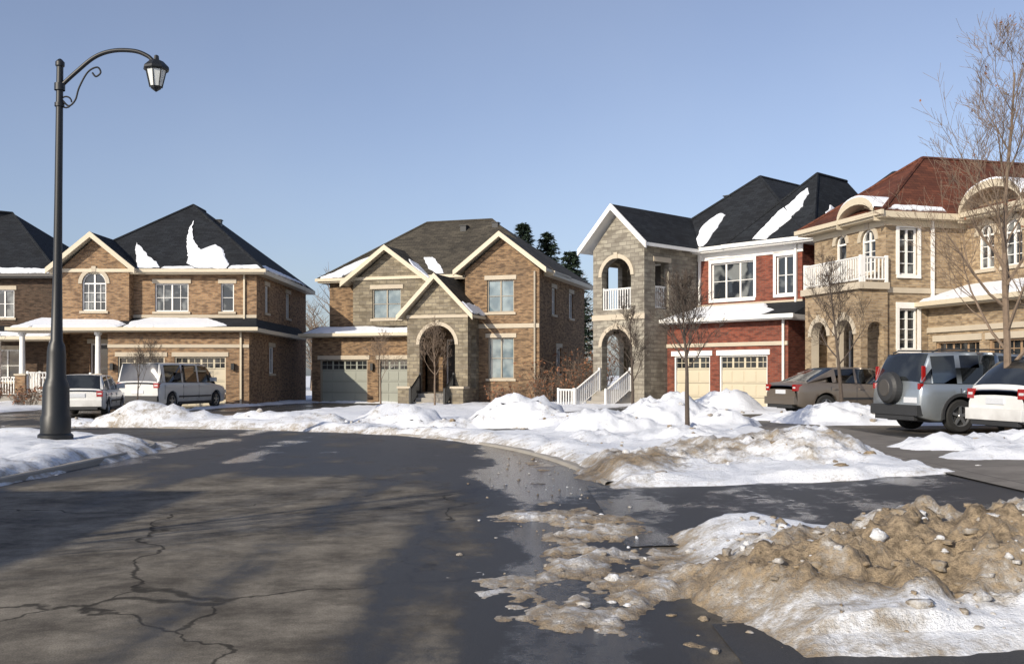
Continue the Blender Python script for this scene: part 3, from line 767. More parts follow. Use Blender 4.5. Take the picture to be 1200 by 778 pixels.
h.stairs(6.6,8.3,-2.7,4,-.1,.3,.19)
h.rail((6.6,-2.7),(6.6,-1.55),-.05,.9,mat='black',sl=.7); h.rail((8.3,-2.7),(8.3,-1.55),-.05,.9,mat='black',sl=.7)
for cx in (6.1,8.75): h.P('porch').box(cx-.3,cx+.3,-2.3,-1.56,-.2,.9,'stone_tan'); h.P('porch').box(cx-.34,cx+.34,-2.34,-1.54,.9,1.0,'precast')
h.P('trim').box(5.9,9.0,-1.55,-1.47,4.2,4.34,'precast'); h.P('trim').box(8.28,12,-.04,.02,3.75,3.95,'precast')
h.P('trim').box(11.75,11.83,-.1,-.02,0,6.4,'trim_taupe'); h.P('trim').box(5.5,5.58,-.1,-.02,0,3.4,'trim_taupe')
h.P('lantern').box(3.33,3.47,-.18,-.04,1.75,2.1,'black')
lp=[(-.15,.85,6.45),(12.45,.85,6.45),(4.2,5.0,9.75)]
h.snowpatch([(-.1,.9),(1.1,.9),(2.1,1.8),(2.4,2.6),(1.5,2.0),(.6,1.3)],lp,.05,12,.04)
h.snowpatch([(4.75,1.3),(5.3,.5),(6.2,.4),(6.2,1.1),(5.6,1.6),(5.1,1.9)],[(6.3,0,6.2),(6.3,3,6.2),(3.875,0,7.98)],.05,13,.04)
h.snowpatch([(5.2,2.2),(5.8,1.4),(6.35,1.0),(6.8,1.0),(6.4,1.5),(5.7,2.2)],lp,.04,131,.03)
h.snowpatch([(8.8,-1.85),(9.3,-1.85),(9.3,.8),(9.0,1.2),(8.9,0)],[(9.35,-1.9,4.3),(9.35,0,4.3),(7.45,0,6.25)],.07,14,.04)
h.vent(6.6,4.3,9.2); h.vent(8.3,4.5,9.3)
h.done()

# ---- stone + red brick house
h=House('shadow_house',(3.47,42.55,.1),47)
st='stone'; rb='brick_red'; tw='trim_white'
wr=dict(trim='trim_white',side=True)
h.wall('f',0,0,2.8,-.3,6.7,st,[OP(.5,2.1,4.15,6.3,rise=.75),OP(.5,2.1,.8,3.35,rise=.75)],peak=8.2,th=.3)
h.wall('r',2.8,0,3.62,-.3,6.7,st,[OP(.7,1.6,4.15,6.1,sur=True)],th=.25)
h.wall('l',0,0,12,-.3,6.7,st,[OP(.7,1.6,4.15,6.1),OP(.6,1.7,.8,3.2,rise=.5),W(5,6,4.5,6),W(7.5,8.5,4.5,6)],th=.25)
h.wall('f',2.2,0.02,2.78,-.3,6.7,st,[DR(.6,1.9,4.1,6.2,sur=False),DR(.7,1.9,.8,3.0,sur=False)],th=.2)
for z in (.6,3.75): h.P('porch').box(.05,2.7,.05,2.2,z,z+.3 if z>1 else z+.18,'precast')
h.P('porch').box(-.04,2.84,-.04,.0,3.72,3.95,'precast')
h.P('porch').box(-.04,2.84,-.05,-.0045,-.2,.75,'stone')
h.rail((.5,.12),(2.1,.12),4.06,.95); h.P('railing').box(2.55,2.62,.7,1.6,4.2,4.28,tw)
for i in range(7): h.P('railing').box(2.56,2.6,.74+i*.13,.77+i*.13,4.2,5.05,tw)
h.P('railing').box(2.55,2.62,.7,1.6,5.05,5.12,tw)
h.stairs(.45,2.15,-1.55,5,-.25,.31,.2)
h.rail((.45,-1.6),(.45,-.1),-.1,.9,sl=.85); h.rail((2.15,-1.6),(2.15,-.1),-.1,.9,sl=.85)
h.rail((-.6,-1.5),(.3,-1.5),-.1,.9)
h.wall('f',3.62,2.8,7.83,3.3,6.65,rb,[W(3.5,5.6,4.6,6.15,n=(3,2),**wr),W(6.65,7.45,4.65,6.2,n=(2,2),**wr)])
h.wall('r',7.83,3.62,13,-.3,6.65,rb,[W(6,7,4.5,6,**wr)]); h.wall('b',13,0,7.83,-.3,6.65,rb)
h.P('trim').box(2.8,7.87,3.58,3.64,6.3,6.66,tw); h.P('trim').box(2.8,7.86,3.57,3.64,4.3,4.42,'precast')
h.hip(-.45,8.3,3.2,13.4,6.6,(3.7,7.0),(3.7,10.4),10.3,'roof_black',tw)
h.hip(4.5,8.6,3.12,11.5,6.604,(6.7,6.7),(6.7,9.2),9.95,'roof_black',tw)
h.hip(4.6,12.5,7.2,14.5,6.6,(8.2,10.5),(8.9,11.0),10.3,'roof_black',tw)
h.wall('f',7.6,7.83,12.1,-.3,6.6,rb); h.wall('r',12.1,7.6,14.1,-.3,6.6,rb)
h.gable(-.45,3.25,-.45,7.5,6.75,8.5,'roof_black',tw)
h.wall('f',1.5,2.8,8.5,-.3,3.55,rb,[GD(3.15,4.95,-.02,2.2,mat='door_cream',trimg=tw,trim=tw),GD(5.4,7.6,-.02,2.2,mat='door_cream',trimg=tw,trim=tw)])
h.wall('r',8.5,1.5,5.2,-.3,3.55,rb)
h.skirt(2.82,8.95,1.05,3.62,3.5,4.35,'roof_black',tw,0,.5)
h.P('roof').add([(7.83,3.62,3.5),(8.95,3.62,3.5),(8.95,5.5,3.5),(7.83,5.5,3.5),(8.95,3.62,3.68),(8.95,5.5,3.68),(7.83,3.62,4.35),(7.83,5.5,4.3)],[(0,1,2,3),(1,2,5,4),(4,5,7,6),(3,2,5,7)],'roof_black')
h.snowpatch([(2.9,1.15),(7.6,1.15),(7.5,2.0),(6.9,2.6),(6.4,3.3),(4.5,3.4),(3.0,3.3)],[(3,1.05,3.68),(8,1.05,3.68),(5,3.62,4.35)],.07,21,.05)
h.P('trim').box(2.8,8.5,1.44,1.52,2.55,2.7,'precast')
h.P('trim').box(7.55,7.63,3.5,3.6,4.3,6.6,tw); h.P('trim').box(8.3,8.38,1.38,1.46,0,3.5,tw); h.P('trim').box(2.9,2.98,3.5,3.6,4.4,6.6,tw)
fp2=[(4.5,3.12,6.804),(8.6,3.12,6.804),(6.7,6.7,9.95)]
h.snowpatch([(5.7,3.3),(6.4,3.25),(6.75,3.9),(7.15,4.8),(7.0,5.5),(6.75,5.9),(6.5,5.3),(6.1,4.7),(5.9,4.1)],fp2,.05,22,.06)
rp=[(8.6,3.12,6.804),(8.6,11.5,6.804),(6.7,6.7,9.95)]
h.snowpatch([(7.6,6.0),(8.1,5.0),(8.4,4.6),(8.4,6.6),(7.9,7.4)],rp,.05,23,.05)
fp=[(-.45,3.2,6.8),(8.3,3.2,6.8),(3.7,7.0,10.3)]
h.snowpatch([(2.4,4.4),(2.9,5.1),(3.3,4.9),(3.35,4.0),(3.3,3.3),(2.8,3.3),(2.6,3.8)],fp,.04,24,.05)
h.snowpatch([(-.4,-.4),(0,-.4),(0.1,3),(-.4,4)],[(-.45,-.45,6.75),(-.45,4,6.75),(1.4,0,8.5)],.07,25,.04)
h.vent(2.6,6.2,9.3)
h.done()

# ---- cream brick house on the right
h=House('shadow_house',(11.11,36.55,.25),75)
cb='brick_cream'; wk=dict(trim='trim_white',side=True)
h.wall('f',0,0,4.2,-.4,6.4,cb,[W(1.35,2.0,4.7,6.15,rise=.325,n=(1,2)),W(2.85,3.65,4.7,6.15,rise=.4,n=(2,3)),DR(2.0,3.0,.5,2.8,sur=False)])
h.wall('r',4.2,0,3.0,-.4,6.4,cb,[W(.5,1.2,4.55,6.1,n=(2,4),**wk),W(.5,1.2,2.1,3.45,n=(2,4),**wk)])
h.wall('l',0,0,10,-.4,6.4,cb,[W(2,3,4.6,6),W(2,3,1.5,3)]); h.wall('b',10,0,12.5,-.4,6.4,cb)
h.wall('f',3.0,4.2,12.5,-.4,6.4,cb,[W(4.9,5.6,4.7,6.15,rise=.35,n=(2,3)),W(6.0,6.8,4.7,6.15,rise=.4,n=(2,3)),W(9,10.4,4.7,6.1,n=(3,2))])
h.wall('r',12.5,3.0,10,-.4,6.4,cb)
h.hip(-.4,4.65,-.45,10.4,6.35,(2.1,3.0),(2.1,8.2),8.95,'roof_red','trim_cream')
h.hip(3.6,12.9,2.55,10.4,6.352,(7.2,6.4),(9.2,6.4),8.4,'roof_red','trim_cream')
def eyebrow(x0,x1,zt,q,yb):
    c=(x0+x1)/2; w=(x1-x0)/2; n=14; b=h.P('roof'); t=h.P('trim'); r=h.P('roof_snow'); z0=6.38
    A=[(c-w*math.cos(math.pi*i/n),z0+(zt-z0)*math.sin(math.pi*i/n)**.9) for i in range(n+1)]
    h.P('walls').add([(x,q-.02,z) for x,z in A],[tuple(range(n+1))],cb)
    for i in range(n):
        p,k=A[i],A[i+1]
        b.add([(p[0],q-.5,p[1]+.1),(k[0],q-.5,k[1]+.1),(k[0],q+yb,k[1]+.1),(p[0],q+yb,p[1]+.1)],[(0,1,2,3)],'roof_red')
        t.add([(p[0],q-.56,p[1]-.12),(k[0],q-.56,k[1]-.12),(k[0],q-.56,k[1]+.12),(p[0],q-.56,p[1]+.12),(p[0],q-.02,p[1]-.12),(k[0],q-.02,k[1]-.12)],[(0,1,2,3),(0,1,5,4)],'trim_cream')
        if p[1]>z0+.08 and k[1]>z0+.08: r.add([(p[0],q-.55,p[1]+.11),(k[0],q-.55,k[1]+.11),(k[0],q-.53,k[1]+.18),(p[0],q-.53,p[1]+.18),(k[0],q+yb-.9,k[1]+.16),(p[0],q+yb-.9,p[1]+.16)],[(0,1,2,3),(3,2,4,5)],'roof_snow')
eyebrow(2.25,4.35,7.05,0,2.0); eyebrow(4.6,7.4,7.3,3.0,2.4)
h.wall('f',-1.0,1.0,4.3,-.4,4.05,cb,[OP(1.4,2.4,.4,3.1,rise=.5,reveal='precast'),OP(2.9,3.9,.4,3.1,rise=.5,reveal='precast')],th=.3)
h.wall('l',1.0,-1.0,0,-.4,4.05,cb); h.wall('r',4.3,-1.0,0,-.4,4.05,cb,[OP(-.75,-.15,.4,3.0,rise=.3,sur=False)])
h.P('porch').box(.88,4.42,-1.12,0,4.05,4.27,'precast'); h.P('porch').box(1.05,4.25,-.96,-.01,-.3,.42,'concrete')
h.rail((1.0,-1.0),(4.3,-1.0),4.27,.8); h.rail((1.0,-.9),(1.0,-.05),4.27,.8); h.rail((4.3,-.9),(4.3,-.05),4.27,.8)
h.stairs(1.5,3.8,-2.0,3,-.15,.3,.18); h.rail((1.5,-2.0),(1.5,-1.1),-.1,.9,sl=.55); h.rail((3.8,-2.0),(3.8,-1.1),-.1,.9,sl=.55)
h.rail((4.35,-1.1),(4.35,1.3),.15,.95)
h.P('trim').box(4.19,4.25,0,3.0,3.95,4.12,'precast')
h.P('trim').box(4.21,4.3,1.7,1.79,0,6.4,'trim_white'); h.P('trim').box(-.03,4.25,-.05,.0,6.14,6.34,'trim_cream'); h.P('trim').box(4.2,4.26,0,3.0,6.14,6.338,'trim_cream')
h.wall('f',1.6,4.22,12.5,-.4,3.5,cb,[GD(4.6,6.6,0,2.35,mat='door_brown',trimg='door_brown'),GD(7.0,9.3,0,2.35,mat='door_brown',trimg='door_brown')])
h.wall('r',12.5,1.6,3,-.4,3.5,cb)
h.skirt(4.22,12.9,1.15,3.0,3.45,4.2,'roof_red','trim_cream',0,.4)
h.snowpatch([(4.3,1.2),(12.7,1.2),(12.4,2.8),(4.3,2.9)],[(6,1.15,3.63),(12,1.15,3.63),(8,3.0,4.2)],.1,31,.05)
h.P('trim').box(4.22,12.5,1.54,1.62,2.65,2.82,'precast')
rp=[(4.65,-.45,6.55),(4.65,10.4,6.55),(2.1,3.0,8.95)]
h.snowpatch([(4.6,-.2),(4.6,2.0),(4.45,2.0),(4.42,.1)],rp,.05,32,.02)
h.done()

# ------------------------------------------------------------------ vehicles
def wheel(b,x,y,R,w=.2,side=1):
    pr=[(R*.62,-w/2),(R*.9,-w/2),(R*.98,-w/2+.03),(R,-.03),(R,.03),(R*.98,w/2-.03),(R*.9,w/2),(R*.62,w/2)]
    b.lathe(pr,28,'rubber',(x,y,R),'x')
    o=side*(w/2-.02)
    b.lathe([(R*.66,o+side*.012),(R*.58,o+side*.012),(R*.55,o-side*.03)],24,'rim',(x,y,R),'x')
    b.lathe([(R*.56,o-side*.05),(0.001,o-side*.05)],20,'plastic',(x,y,R),'x')
    b.lathe([(R*.16,o),(R*.12,o+side*.015),(.001,o+side*.015)],12,'rim',(x,y,R),'x')
    for k in range(5):
        th=2*math.pi*k/5+.3; c,s_=math.cos(th),math.sin(th); t=R*.085
        vs=[]
        for rr,tt in ((R*.1,t*1.1),(R*.6,t*.8)):
            for sg in (-1,1):
                for xx in (o-side*.02,o+side*.006):
                    vs.append((x+xx,y+c*rr-s_*tt*sg,R+s_*rr+c*tt*sg))
        b.add(vs,[(0,1,3,2),(4,6,7,5),(0,4,5,1),(2,3,7,6),(1,5,7,3),(0,2,6,4)],'rim')
def car(name,loc,az,L,Wd,H,pm,prof,gh,wheels,R,pillars,lights='low',spare=False,rails=False,clad=False,bar='body',zb0=.24,tumble=.8):
    e=empty(name,(loc[0],loc[1],loc[2]),-math.radians(az))
    b=B(); hw=Wd/2; ra=R+.065
    py=[p[0] for p in prof]; pz=[p[1] for p in prof]
    ys=set(np.round(np.linspace(-L/2,L/2,64),4))|set(py)
    for wy in wheels: ys|={round(wy+ra*math.cos(t),4) for t in np.linspace(0,math.pi,15)}
    ys=sorted(ys); rows=[]
    for y in ys:
        zt=float(np.interp(y,py,pz)); e_=min(1,max(0,(abs(y)-(L/2-.45))/.45))
        w=hw*(1-.11*e_**2.5); zb=zb0+.1*e_**2
        for wy in wheels:
            if abs(y-wy)<ra: zb=max(zb,R+math.sqrt(max(0,ra*ra-(y-wy)**2))*.98)
        mid=zb0+(zt-zb0)*.5
        zl=[(0,zt+.03),(.55*w,zt+.022),(.84*w,zt+.004),(.93*w,zt-.03),(.985*w,zt-.11),(w,max(mid,zt-.3)),(w*.995,mid-.02),(.975*w,zb0+.1+.1*e_**2),(.95*w,zb0+.02+.1*e_**2)]
        rows.append([(x,max(z,zb+(.002*(9-i)))) for i,(x,z) in enumerate(zl)]+[(.9*w,zb),(0,zb)])
    n=len(rows[0])
    vs=[]
    for y,r in zip(ys,rows):
        vs+=[(x,y,z) for x,z in r]+[(-x,y,z) for x,z in r]
    fs=[];ft=[]
    for i in range(len(ys)-1):
        for sd in (0,1):
            for k in range(n-1):
                a=i*2*n+sd*n+k; c=(i+1)*2*n+sd*n+k
                (ft if k>=n-2 else fs).append((a,a+1,c+1,c))
    b.add(vs,fs,pm); b.add(vs,ft,'plastic')
    for i in (0,len(ys)-1):
        o=i*2*n; b.add([vs[o+k] for k in range(n)]+[vs[o+n+k] for k in range(n-1,-1,-1)],[tuple(range(2*n))],pm)
    bm=b.obj('body',e,smooth=35)
    md=bm.modifiers.new('w','WELD'); md.merge_threshold=.0005
    g=B(); y0,y1,y2,y3=gh
    st=[(y0,0)]+[(y0+(y1-y0)*t,t) for t in (.12,.5,.85)]+[(y1,1)]
    pe=sorted({p[0]-p[1]/2 for p in pillars}|{p[0]+p[1]/2 for p in pillars})
    mids=sorted(set([y for y in pe if y1<y<y2])|{y1+(y2-y1)*t for t in (.25,.5,.75)})
    st+=[(y,1) for y in mids]+[(y2,1)]+[(y2+(y3-y2)*t,1-t) for t in (.15,.5,.85)]+[(y3,0)]
    rows=[]
    for y,t in st:
        zb=float(np.interp(y,py,pz))-.015; ym=(y1+y2)/2
        tt=math.sin(t*math.pi/2)*.35+t*.65
        top=zb+.02+(H-.035*((y-ym)/((y2-y1)/2))**2-zb-.02)*tt if t<1 else H-.03*((y-ym)/((y2-y1)/2))**2
        wb=hw*.945; wt=hw*(tumble*tt+.945*(1-tt)); wt=max(wt,hw*tumble)
        endn=(1-.06*(1-tt))
        rows.append((y,[(wb*endn,zb),(wb*endn*(1-.5)+wt*.5,zb+(top-zb)*.5),(wt*endn,zb+(top-zb)*.9),(wt*endn-.05,zb+(top-zb)*.985),(wt*.5,top+.012*tt),(0,top+.018*tt)],t))
    m=6
    def inp(yy): return any(abs(yy-p[0])<p[1]/2+1e-4 for p in pillars)
    for i in range(len(rows)-1):
        ya,ra_,ta=rows[i]; yb,rb_,tb=rows[i+1]; ym=(ya+yb)/2; slope=(ta<1 or tb<1); rear=ym<y1
        for sd in (1,-1):
            for k in range(m-1):
                q=[(sd*ra_[k][0],ya,ra_[k][1]),(sd*ra_[k+1][0],ya,ra_[k+1][1]),(sd*rb_[k+1][0],yb,rb_[k+1][1]),(sd*rb_[k][0],yb,rb_[k][1])]
                if k<2: mat=pm if (inp(ym) or (slope and rear)) else 'car_glass'
                elif k==2: mat=pm
                else: mat='car_glass' if slope else pm
                g.add(q,[(0,1,2,3)],mat)
    go=g.obj('cabin',e,smooth=40); md=go.modifiers.new('w','WELD'); md.merge_threshold=.0005
    wb_=B()
    for wy in wheels:
        for sg in (1,-1): wheel(wb_,sg*(hw-.115),wy,R,.21,sg)
    wb_.box(-hw+.2,hw-.2,wheels[0]-.05,wheels[0]+.05,R-.05,R+.05,'plastic'); wb_.box(-hw*.8,hw*.8,-L/2+.3,L/2-.3,zb0-.02,zb0+.1,'plastic')
    wb_.obj('wheels',e,smooth=40)
    d=B(); by=-L/2
    belt=float(np.interp(-L/2+.3,py,pz))
    bmm=pm if bar=='body' else 'plastic'
    d.box(-hw*.9,hw*.9,by-.07,by+.1,.36,.58,bmm); d.box(-hw*.88,hw*.88,L/2-.1,L/2+.06,.32,.55,bmm)
    d.box(-hw*.7,hw*.7,L/2-.02,L/2+.03,.58,.7,'plastic')
    d.box(-hw*.75,hw*.75,by-.045,by+.05,.26,.358,'plastic')
    if spare: d.box(.3,.72,by-.02,by+.02,.62,.74,'plate')
    else: d.box(-.26,.26,by-.02,by+.02,.66,.78,'plate')
    for sg in (1,-1):
        def bx(x0,x1,*r): d.box(*sorted((sg*x0,sg*x1)),*r)
        if lights=='mid':
            bx(hw*.7,hw*.925,by-.010,by+.2,belt-.24,belt-.05,'red_lens'); bx(hw*.74,hw*.89,by-.014,by+.05,belt-.17,belt-.12,'clear_lens')
        else:
            bx(hw*.87,hw*.9,by+.06,by+.15,belt+.0,belt+.34,'red_lens')
            bx(hw*.83,hw*.9,by-.005,by+.1,belt-.14,belt-.02,'red_lens')
        bx(hw*.6,hw*.93,L/2-.25,L/2-.0,.62,.76,'clear_lens')
        for yy in pillars:
            bx(hw-.02,hw+.0025,yy[0]-.006,yy[0]+.006,zb0+.2 if abs(yy[0]-wheels[0])>ra else R+ra+.05,belt-.12,'plastic')
            bx(hw-.02,hw+.025,yy[0]+.08,yy[0]+.24,belt-.2,belt-.165,pm)
        bx(hw-.02,hw+.012,wheels[0]+ra+.05,wheels[1]-ra-.05,.5,.56,'plastic' )
        bx(hw-.08,hw+.005,wheels[0]+ra+.02,wheels[1]-ra-.02,zb0-.03,zb0+.09,'plastic')
        bx(hw*.9,hw+.19,y3-.5,y3-.38,belt+.0,belt+.17,pm)
        if rails: 
            rx=hw*tumble-.07
            d.tube([(sg*rx,y1+.1,H-.01),(sg*rx,y1+.25,H+.055),(sg*rx,y2-.3,H+.055),(sg*rx,y2-.12,H-.01)],[.018]*4,6,'plastic')
        if clad:
            for wy in wheels:
                A=[(math.cos(t),math.sin(t)) for t in np.linspace(-.15,math.pi+.15,17)]
                for i in range(16):
                    p,q=A[i],A[i+1]; v=[]
                    for (c,s_),rr in ((p,ra-.01),(q,ra-.01),(q,ra+.06),(p,ra+.06)):
                        v.append((sg*(hw+.014),wy+c*rr,R+s_*rr))
                    v2=[(sg*(hw-.06),a[1],a[2]) for a in v]
                    d.add(v+v2,[(0,1,2,3),(0,1,5,4),(3,2,6,7)],'plastic')
    if spare:
        d.lathe([(.02,-.2),(.2,-.2),(.28,-.185),(.335,-.13),(.345,0),(.3,.03)],28,'plastic',(-.08,by-.02,.93),'y')
        d.lathe([(.001,-.215),(.17,-.213),(.19,-.198)],24,'trim_dark',(-.08,by-.02,.93),'y')
    d.obj('details',e,bevel=.012)
    return e
car('white_hatchback',(-14.55,34.3,g1(-14.6,34.4)+.02),-12,4.1,1.72,1.4,'paint_white',[(-2.05,.82),(-1.98,.92),(.9,.92),(1.1,.9),(1.85,.76),(2.05,.6)],(-1.97,-1.62,.2,1.05),(-1.28,1.28),.31,[(-.85,.22),(.05,.1),(-1.75,.3)],lights='mid')
car('white_van',(-13.9,41.0,g1(-13.5,41)+.02),12,5.3,1.95,1.86,'paint_vwhite',[(-2.65,1.0),(-2.6,1.12),(1.3,1.1),(1.5,1.06),(2.4,.93),(2.65,.7)],(-2.6,-2.42,1.0,1.75),(-1.75,1.7),.35,[(-2.3,.2),(-.95,.12),(.25,.12)],lights='mid',bar='plastic',tumble=.84)
car('tan_sedan',(10.1,29.7,g1(10,30)+.02),74,4.7,1.78,1.43,'paint_tan',[(-2.35,.78),(-2.28,.97),(-1.6,1.02),(1.0,.94),(2.0,.76),(2.35,.56)],(-1.95,-1.05,.25,1.2),(-1.4,1.4),.32,[(-.4,.08),(-1.25,.06)],lights='mid')
car('silver_suv',(10.35,21.75,g1(10,21.7)+.02),76,4.5,1.78,1.68,'paint_silver',[(-2.25,.9),(-2.2,1.05),(.9,1.02),(1.05,.99),(2.0,.88),(2.25,.65)],(-2.2,-1.95,.35,1.15),(-1.32,1.3),.35,[(-1.32,.12),(-.35,.1)],lights='tall',spare=True,rails=True,clad=True,bar='plastic',tumble=.82)
car('white_sedan',(11.2,18.9,g1(11,18.9)+.02),80,4.5,1.78,1.5,'paint_white',[(-2.25,.8),(-2.18,1.0),(.9,.97),(1.05,.94),(1.95,.78),(2.25,.58)],(-2.15,-1.7,.3,1.15),(-1.3,1.35),.33,[(-.95,.2),(-.1,.1)],lights='mid')

# ------------------------------------------------------------------ street lamp
e=empty('street_lamp',(-9.86,21.5,.1)); 
b=B()
b.lathe([(.36,0),(.36,.12),(.31,.16),(.31,.5),(.28,.56),(.27,1.15),(.24,1.25),(.2,1.35),(.19,1.9),(.17,2.05),(.125,2.15),(.095,3.5),(.082,5.2),(.07,8.05),(.095,8.08),(.095,8.16),(.04,8.22),(.001,8.24)],20,'black')
b.obj('post',e,smooth=30)
b=B()
def sp(pts,n=10): 
    P=[Vector(p) for p in pts]; P=[P[0]*2-P[1]]+P+[P[-1]*2-P[-2]]; out=[]
    for i in range(1,len(P)-2):
        for k in range(n):
            t=k/n; p0,p1,p2,p3=P[i-1:i+3]; out.append(.5*((2*p1)+(p2-p0)*t+(2*p0-5*p1+4*p2-p3)*t*t+(3*p1-p0-3*p2+p3)*t**3))
    out.append(P[-2]); return out
a=sp([(0,0,7.62),(.35,0,7.95),(.75,0,8.28),(1.15,0,8.42),(1.6,0,8.42),(1.88,0,8.32),(2.02,0,8.2)])
b.tube(a,[.045]*len(a),10,'black')
a=sp([(.05,0,7.35),(.2,0,7.22),(.34,0,7.35),(.42,0,7.62),(.6,0,7.95),(.8,0,8.06),(.88,0,7.95),(.78,0,7.86),(.7,0,7.94)],6)
b.tube(a,[.02]*len(a),8,'black')
a=[(.14+.12*math.cos(t),0,7.3+.12*math.sin(t)) for t in np.linspace(0,5.5,16)]; b.tube(a,[.018]*len(a),8,'black')
b.lathe([(.11,7.55),(.11,7.7)],16,'black'); b.lathe([(.1,7.2),(.1,7.28)],16,'black')
b.obj('bracket_arm',e,smooth=40)
b=B(); c=(2.08,0,0)
b.lathe([(.02,8.34),(.05,8.32),(.06,8.24),(.15,8.2),(.27,8.08),(.28,8.03),(.24,8.0),(.2,8.0)],8,'black',c)
b.lathe([(.13,7.66),(.11,7.62),(.03,7.56),(.001,7.54)],8,'black',c); b.lathe([(.215,8.0),(.13,7.66)],8,'lamp_glass',c)
for k in range(8):
    th=2*math.pi*k/8; b.tube([(2.08+.22*math.cos(th),.22*math.sin(th),8.01),(2.08+.135*math.cos(th),.135*math.sin(th),7.65)],[.012,.012],4,'black')
b.obj('lantern',e)
e.rotation_euler=(0,math.radians(.7),0)

# ------------------------------------------------------------------ trees
def tree(name,loc,H,seed,spread=.5,clear=.33,r0=.05,nb=(18,6,5,3),mat='bark',leaf=0,upb=.35,lf=.42):
    R=random.Random(seed); b=B(); tips=[]
    def rv(): return Vector((R.gauss(0,1),R.gauss(0,1),R.gauss(0,1))).normalized()
    def grow(p,d,L,r,lv):
        ns=7 if lv==0 else (5 if lv==1 else 3); pts=[p.copy()]; rs=[r]; dirs=[d.copy()]
        for i in range(ns):
            k=.05 if lv==0 else .16
            d=(d+rv()*k+Vector((0,0,1))*(0.02 if lv==0 else .09)).normalized(); p=p+d*(L/ns); pts.append(p.copy()); dirs.append(d.copy())
            rs.append(max(.003,r*(1-(.82 if lv==0 else .75)*(i+1)/ns)))
        b.tube(pts,rs,(8,5,4,3,3)[lv],mat,cap=False)
        if lv<len(nb):
            for j in range(nb[lv]):
                t=(clear+(1-clear)*(j+R.random())/nb[lv]) if lv==0 else R.uniform(.25,1)
                t=min(t,.98)
                f=t*ns; i=int(f); q=pts[i]+(pts[i+1]-pts[i])*(f-i); dd=dirs[i+1]
                ax=rv().cross(dd).normalized()
                if lv==0:
                    an=2.4*j+R.uniform(-.4,.4); ax=Vector((math.cos(an),math.sin(an),0)); 
                    ang=R.uniform(.65,1.0)*(1.1-.55*t)*spread*2
                    nd_=(dd*math.cos(ang)+ax*math.sin(ang)).normalized()
                    LL=H*lf*(1.25-.85*t)*R.uniform(.75,1.15)
                else:
                    ang=R.uniform(.45,.95); nd_=(dd*math.cos(ang)+ax*math.sin(ang)+Vector((0,0,upb*.5))).normalized(); LL=L*R.uniform(.4,.65)
                rr=max(.0035,(rs[i]*(1-(f-i))+rs[i+1]*(f-i))*R.uniform(.45,.62))
                grow(q,nd_,LL,rr,lv+1)
        else: tips.append(p)
    grow(Vector((0,0,0)),Vector((R.uniform(-.03,.03),R.uniform(-.03,.03),1)).normalized(),H*.97,r0,0)
    for i in range(leaf):
        p=R.choice(tips)+rv()*.04; a=rv()*.035; c=rv()*.025
        b.add([p-a,p+c,p+a,p-c],[(0,1,2,3)],'leaf_dry')
    return b.obj(name,None,loc=loc,recalc=False)
def zs(x,y): 
    z,s,_=snow(np.array([float(x)]),np.array([float(y)])); return max(float(z[0])-.1,0)
tree('shadow_tree',(3.65,20.7,zs(3.65,20.7)),3.0,1,.55,.45,.055,nb=(20,7,5,3),mat='bark_dark',lf=.36)
tree('shadow_tree',(3.55,29.4,zs(3.55,29.4)),3.1,2,.45,.35,.055,nb=(15,6,5,3),mat='bark_dark',lf=.34)
tree('shadow_tree',(8.7,26.2,zs(8.7,26.2)),3.9,3,.45,.35,.06,nb=(15,6,5,3),mat='bark_dark',lf=.34)
tree('shadow_tree',(9.45,18.9,zs(9.45,18.9)),7.3,14,.46,.2,.085,nb=(20,8,5,3),leaf=70,lf=.3)
tree('shadow_tree',(-3.3,42.5,.1),3.3,5,.5,.4,.05,nb=(14,6,4,3),mat='bark')
tree('shadow_tree',(-5.7,43.2,.1),2.9,6,.45,.4,.045,nb=(12,5,4,3),mat='bark')
tree('shadow_tree',(-15.6,43.0,.1),2.6,7,.5,.3,.05,nb=(12,6,4,3),mat='bark_dark')
tree('shadow_tree',(-11.5,30.5,.3),2.0,8,.45,.4,.03,nb=(10,4,3,2),mat='bark_dark')
tree('shadow_tree',(-22.5,42.0,.1),3.6,9,.5,.3,.06,nb=(14,6,4,3),mat='bark_dark')
tree('shadow_tree',(-9.2,3.2,.2),6.5,17,.55,.25,.1,nb=(18,7,5,3))  # unseen tree, added to cast branch shadows on the road
def bush(name,x,y,H,W_,seed,n=60):
    R=random.Random(seed); b=B()
    for i in range(n):
        a=R.uniform(0,6.28); rr=R.random()**.5*W_*.35; p=Vector((rr*math.cos(a),rr*math.sin(a)*.6,0))
        d=Vector((math.cos(a)*R.uniform(.1,.6),math.sin(a)*R.uniform(.1,.5),1)).normalized(); L=H*R.uniform(.6,1)
        pts=[p]; 
        for k in range(4): d=(d+Vector((R.gauss(0,.12),R.gauss(0,.12),0))).normalized(); pts.append(pts[-1]+d*L/4)
        b.tube(pts,[.014,.011,.009,.007,.004],3,'bark_dark',False)
        for j in range(9):
            k=R.randint(1,3); q=pts[k]+(pts[k+1]-pts[k])*R.random(); e2=q+Vector((R.gauss(0,.2),R.gauss(0,.2),R.uniform(.05,.35)))
            b.tube([q,e2],[.006,.003],3,'bark',False)
            for l in range(3):
                c=e2+Vector((R.gauss(0,.07),R.gauss(0,.07),R.gauss(0,.07))); u=Vector((R.gauss(0,.03),R.gauss(0,.03),R.gauss(0,.03))); w=Vector((R.gauss(0,.03),R.gauss(0,.03),R.gauss(0,.03)))
                if R.random()<.3: b.add([c-u,c+w,c+u,c-w],[(0,1,2,3)],'leaf_dry')
    b.obj(name,None,loc=(x,y,.1),recalc=False)
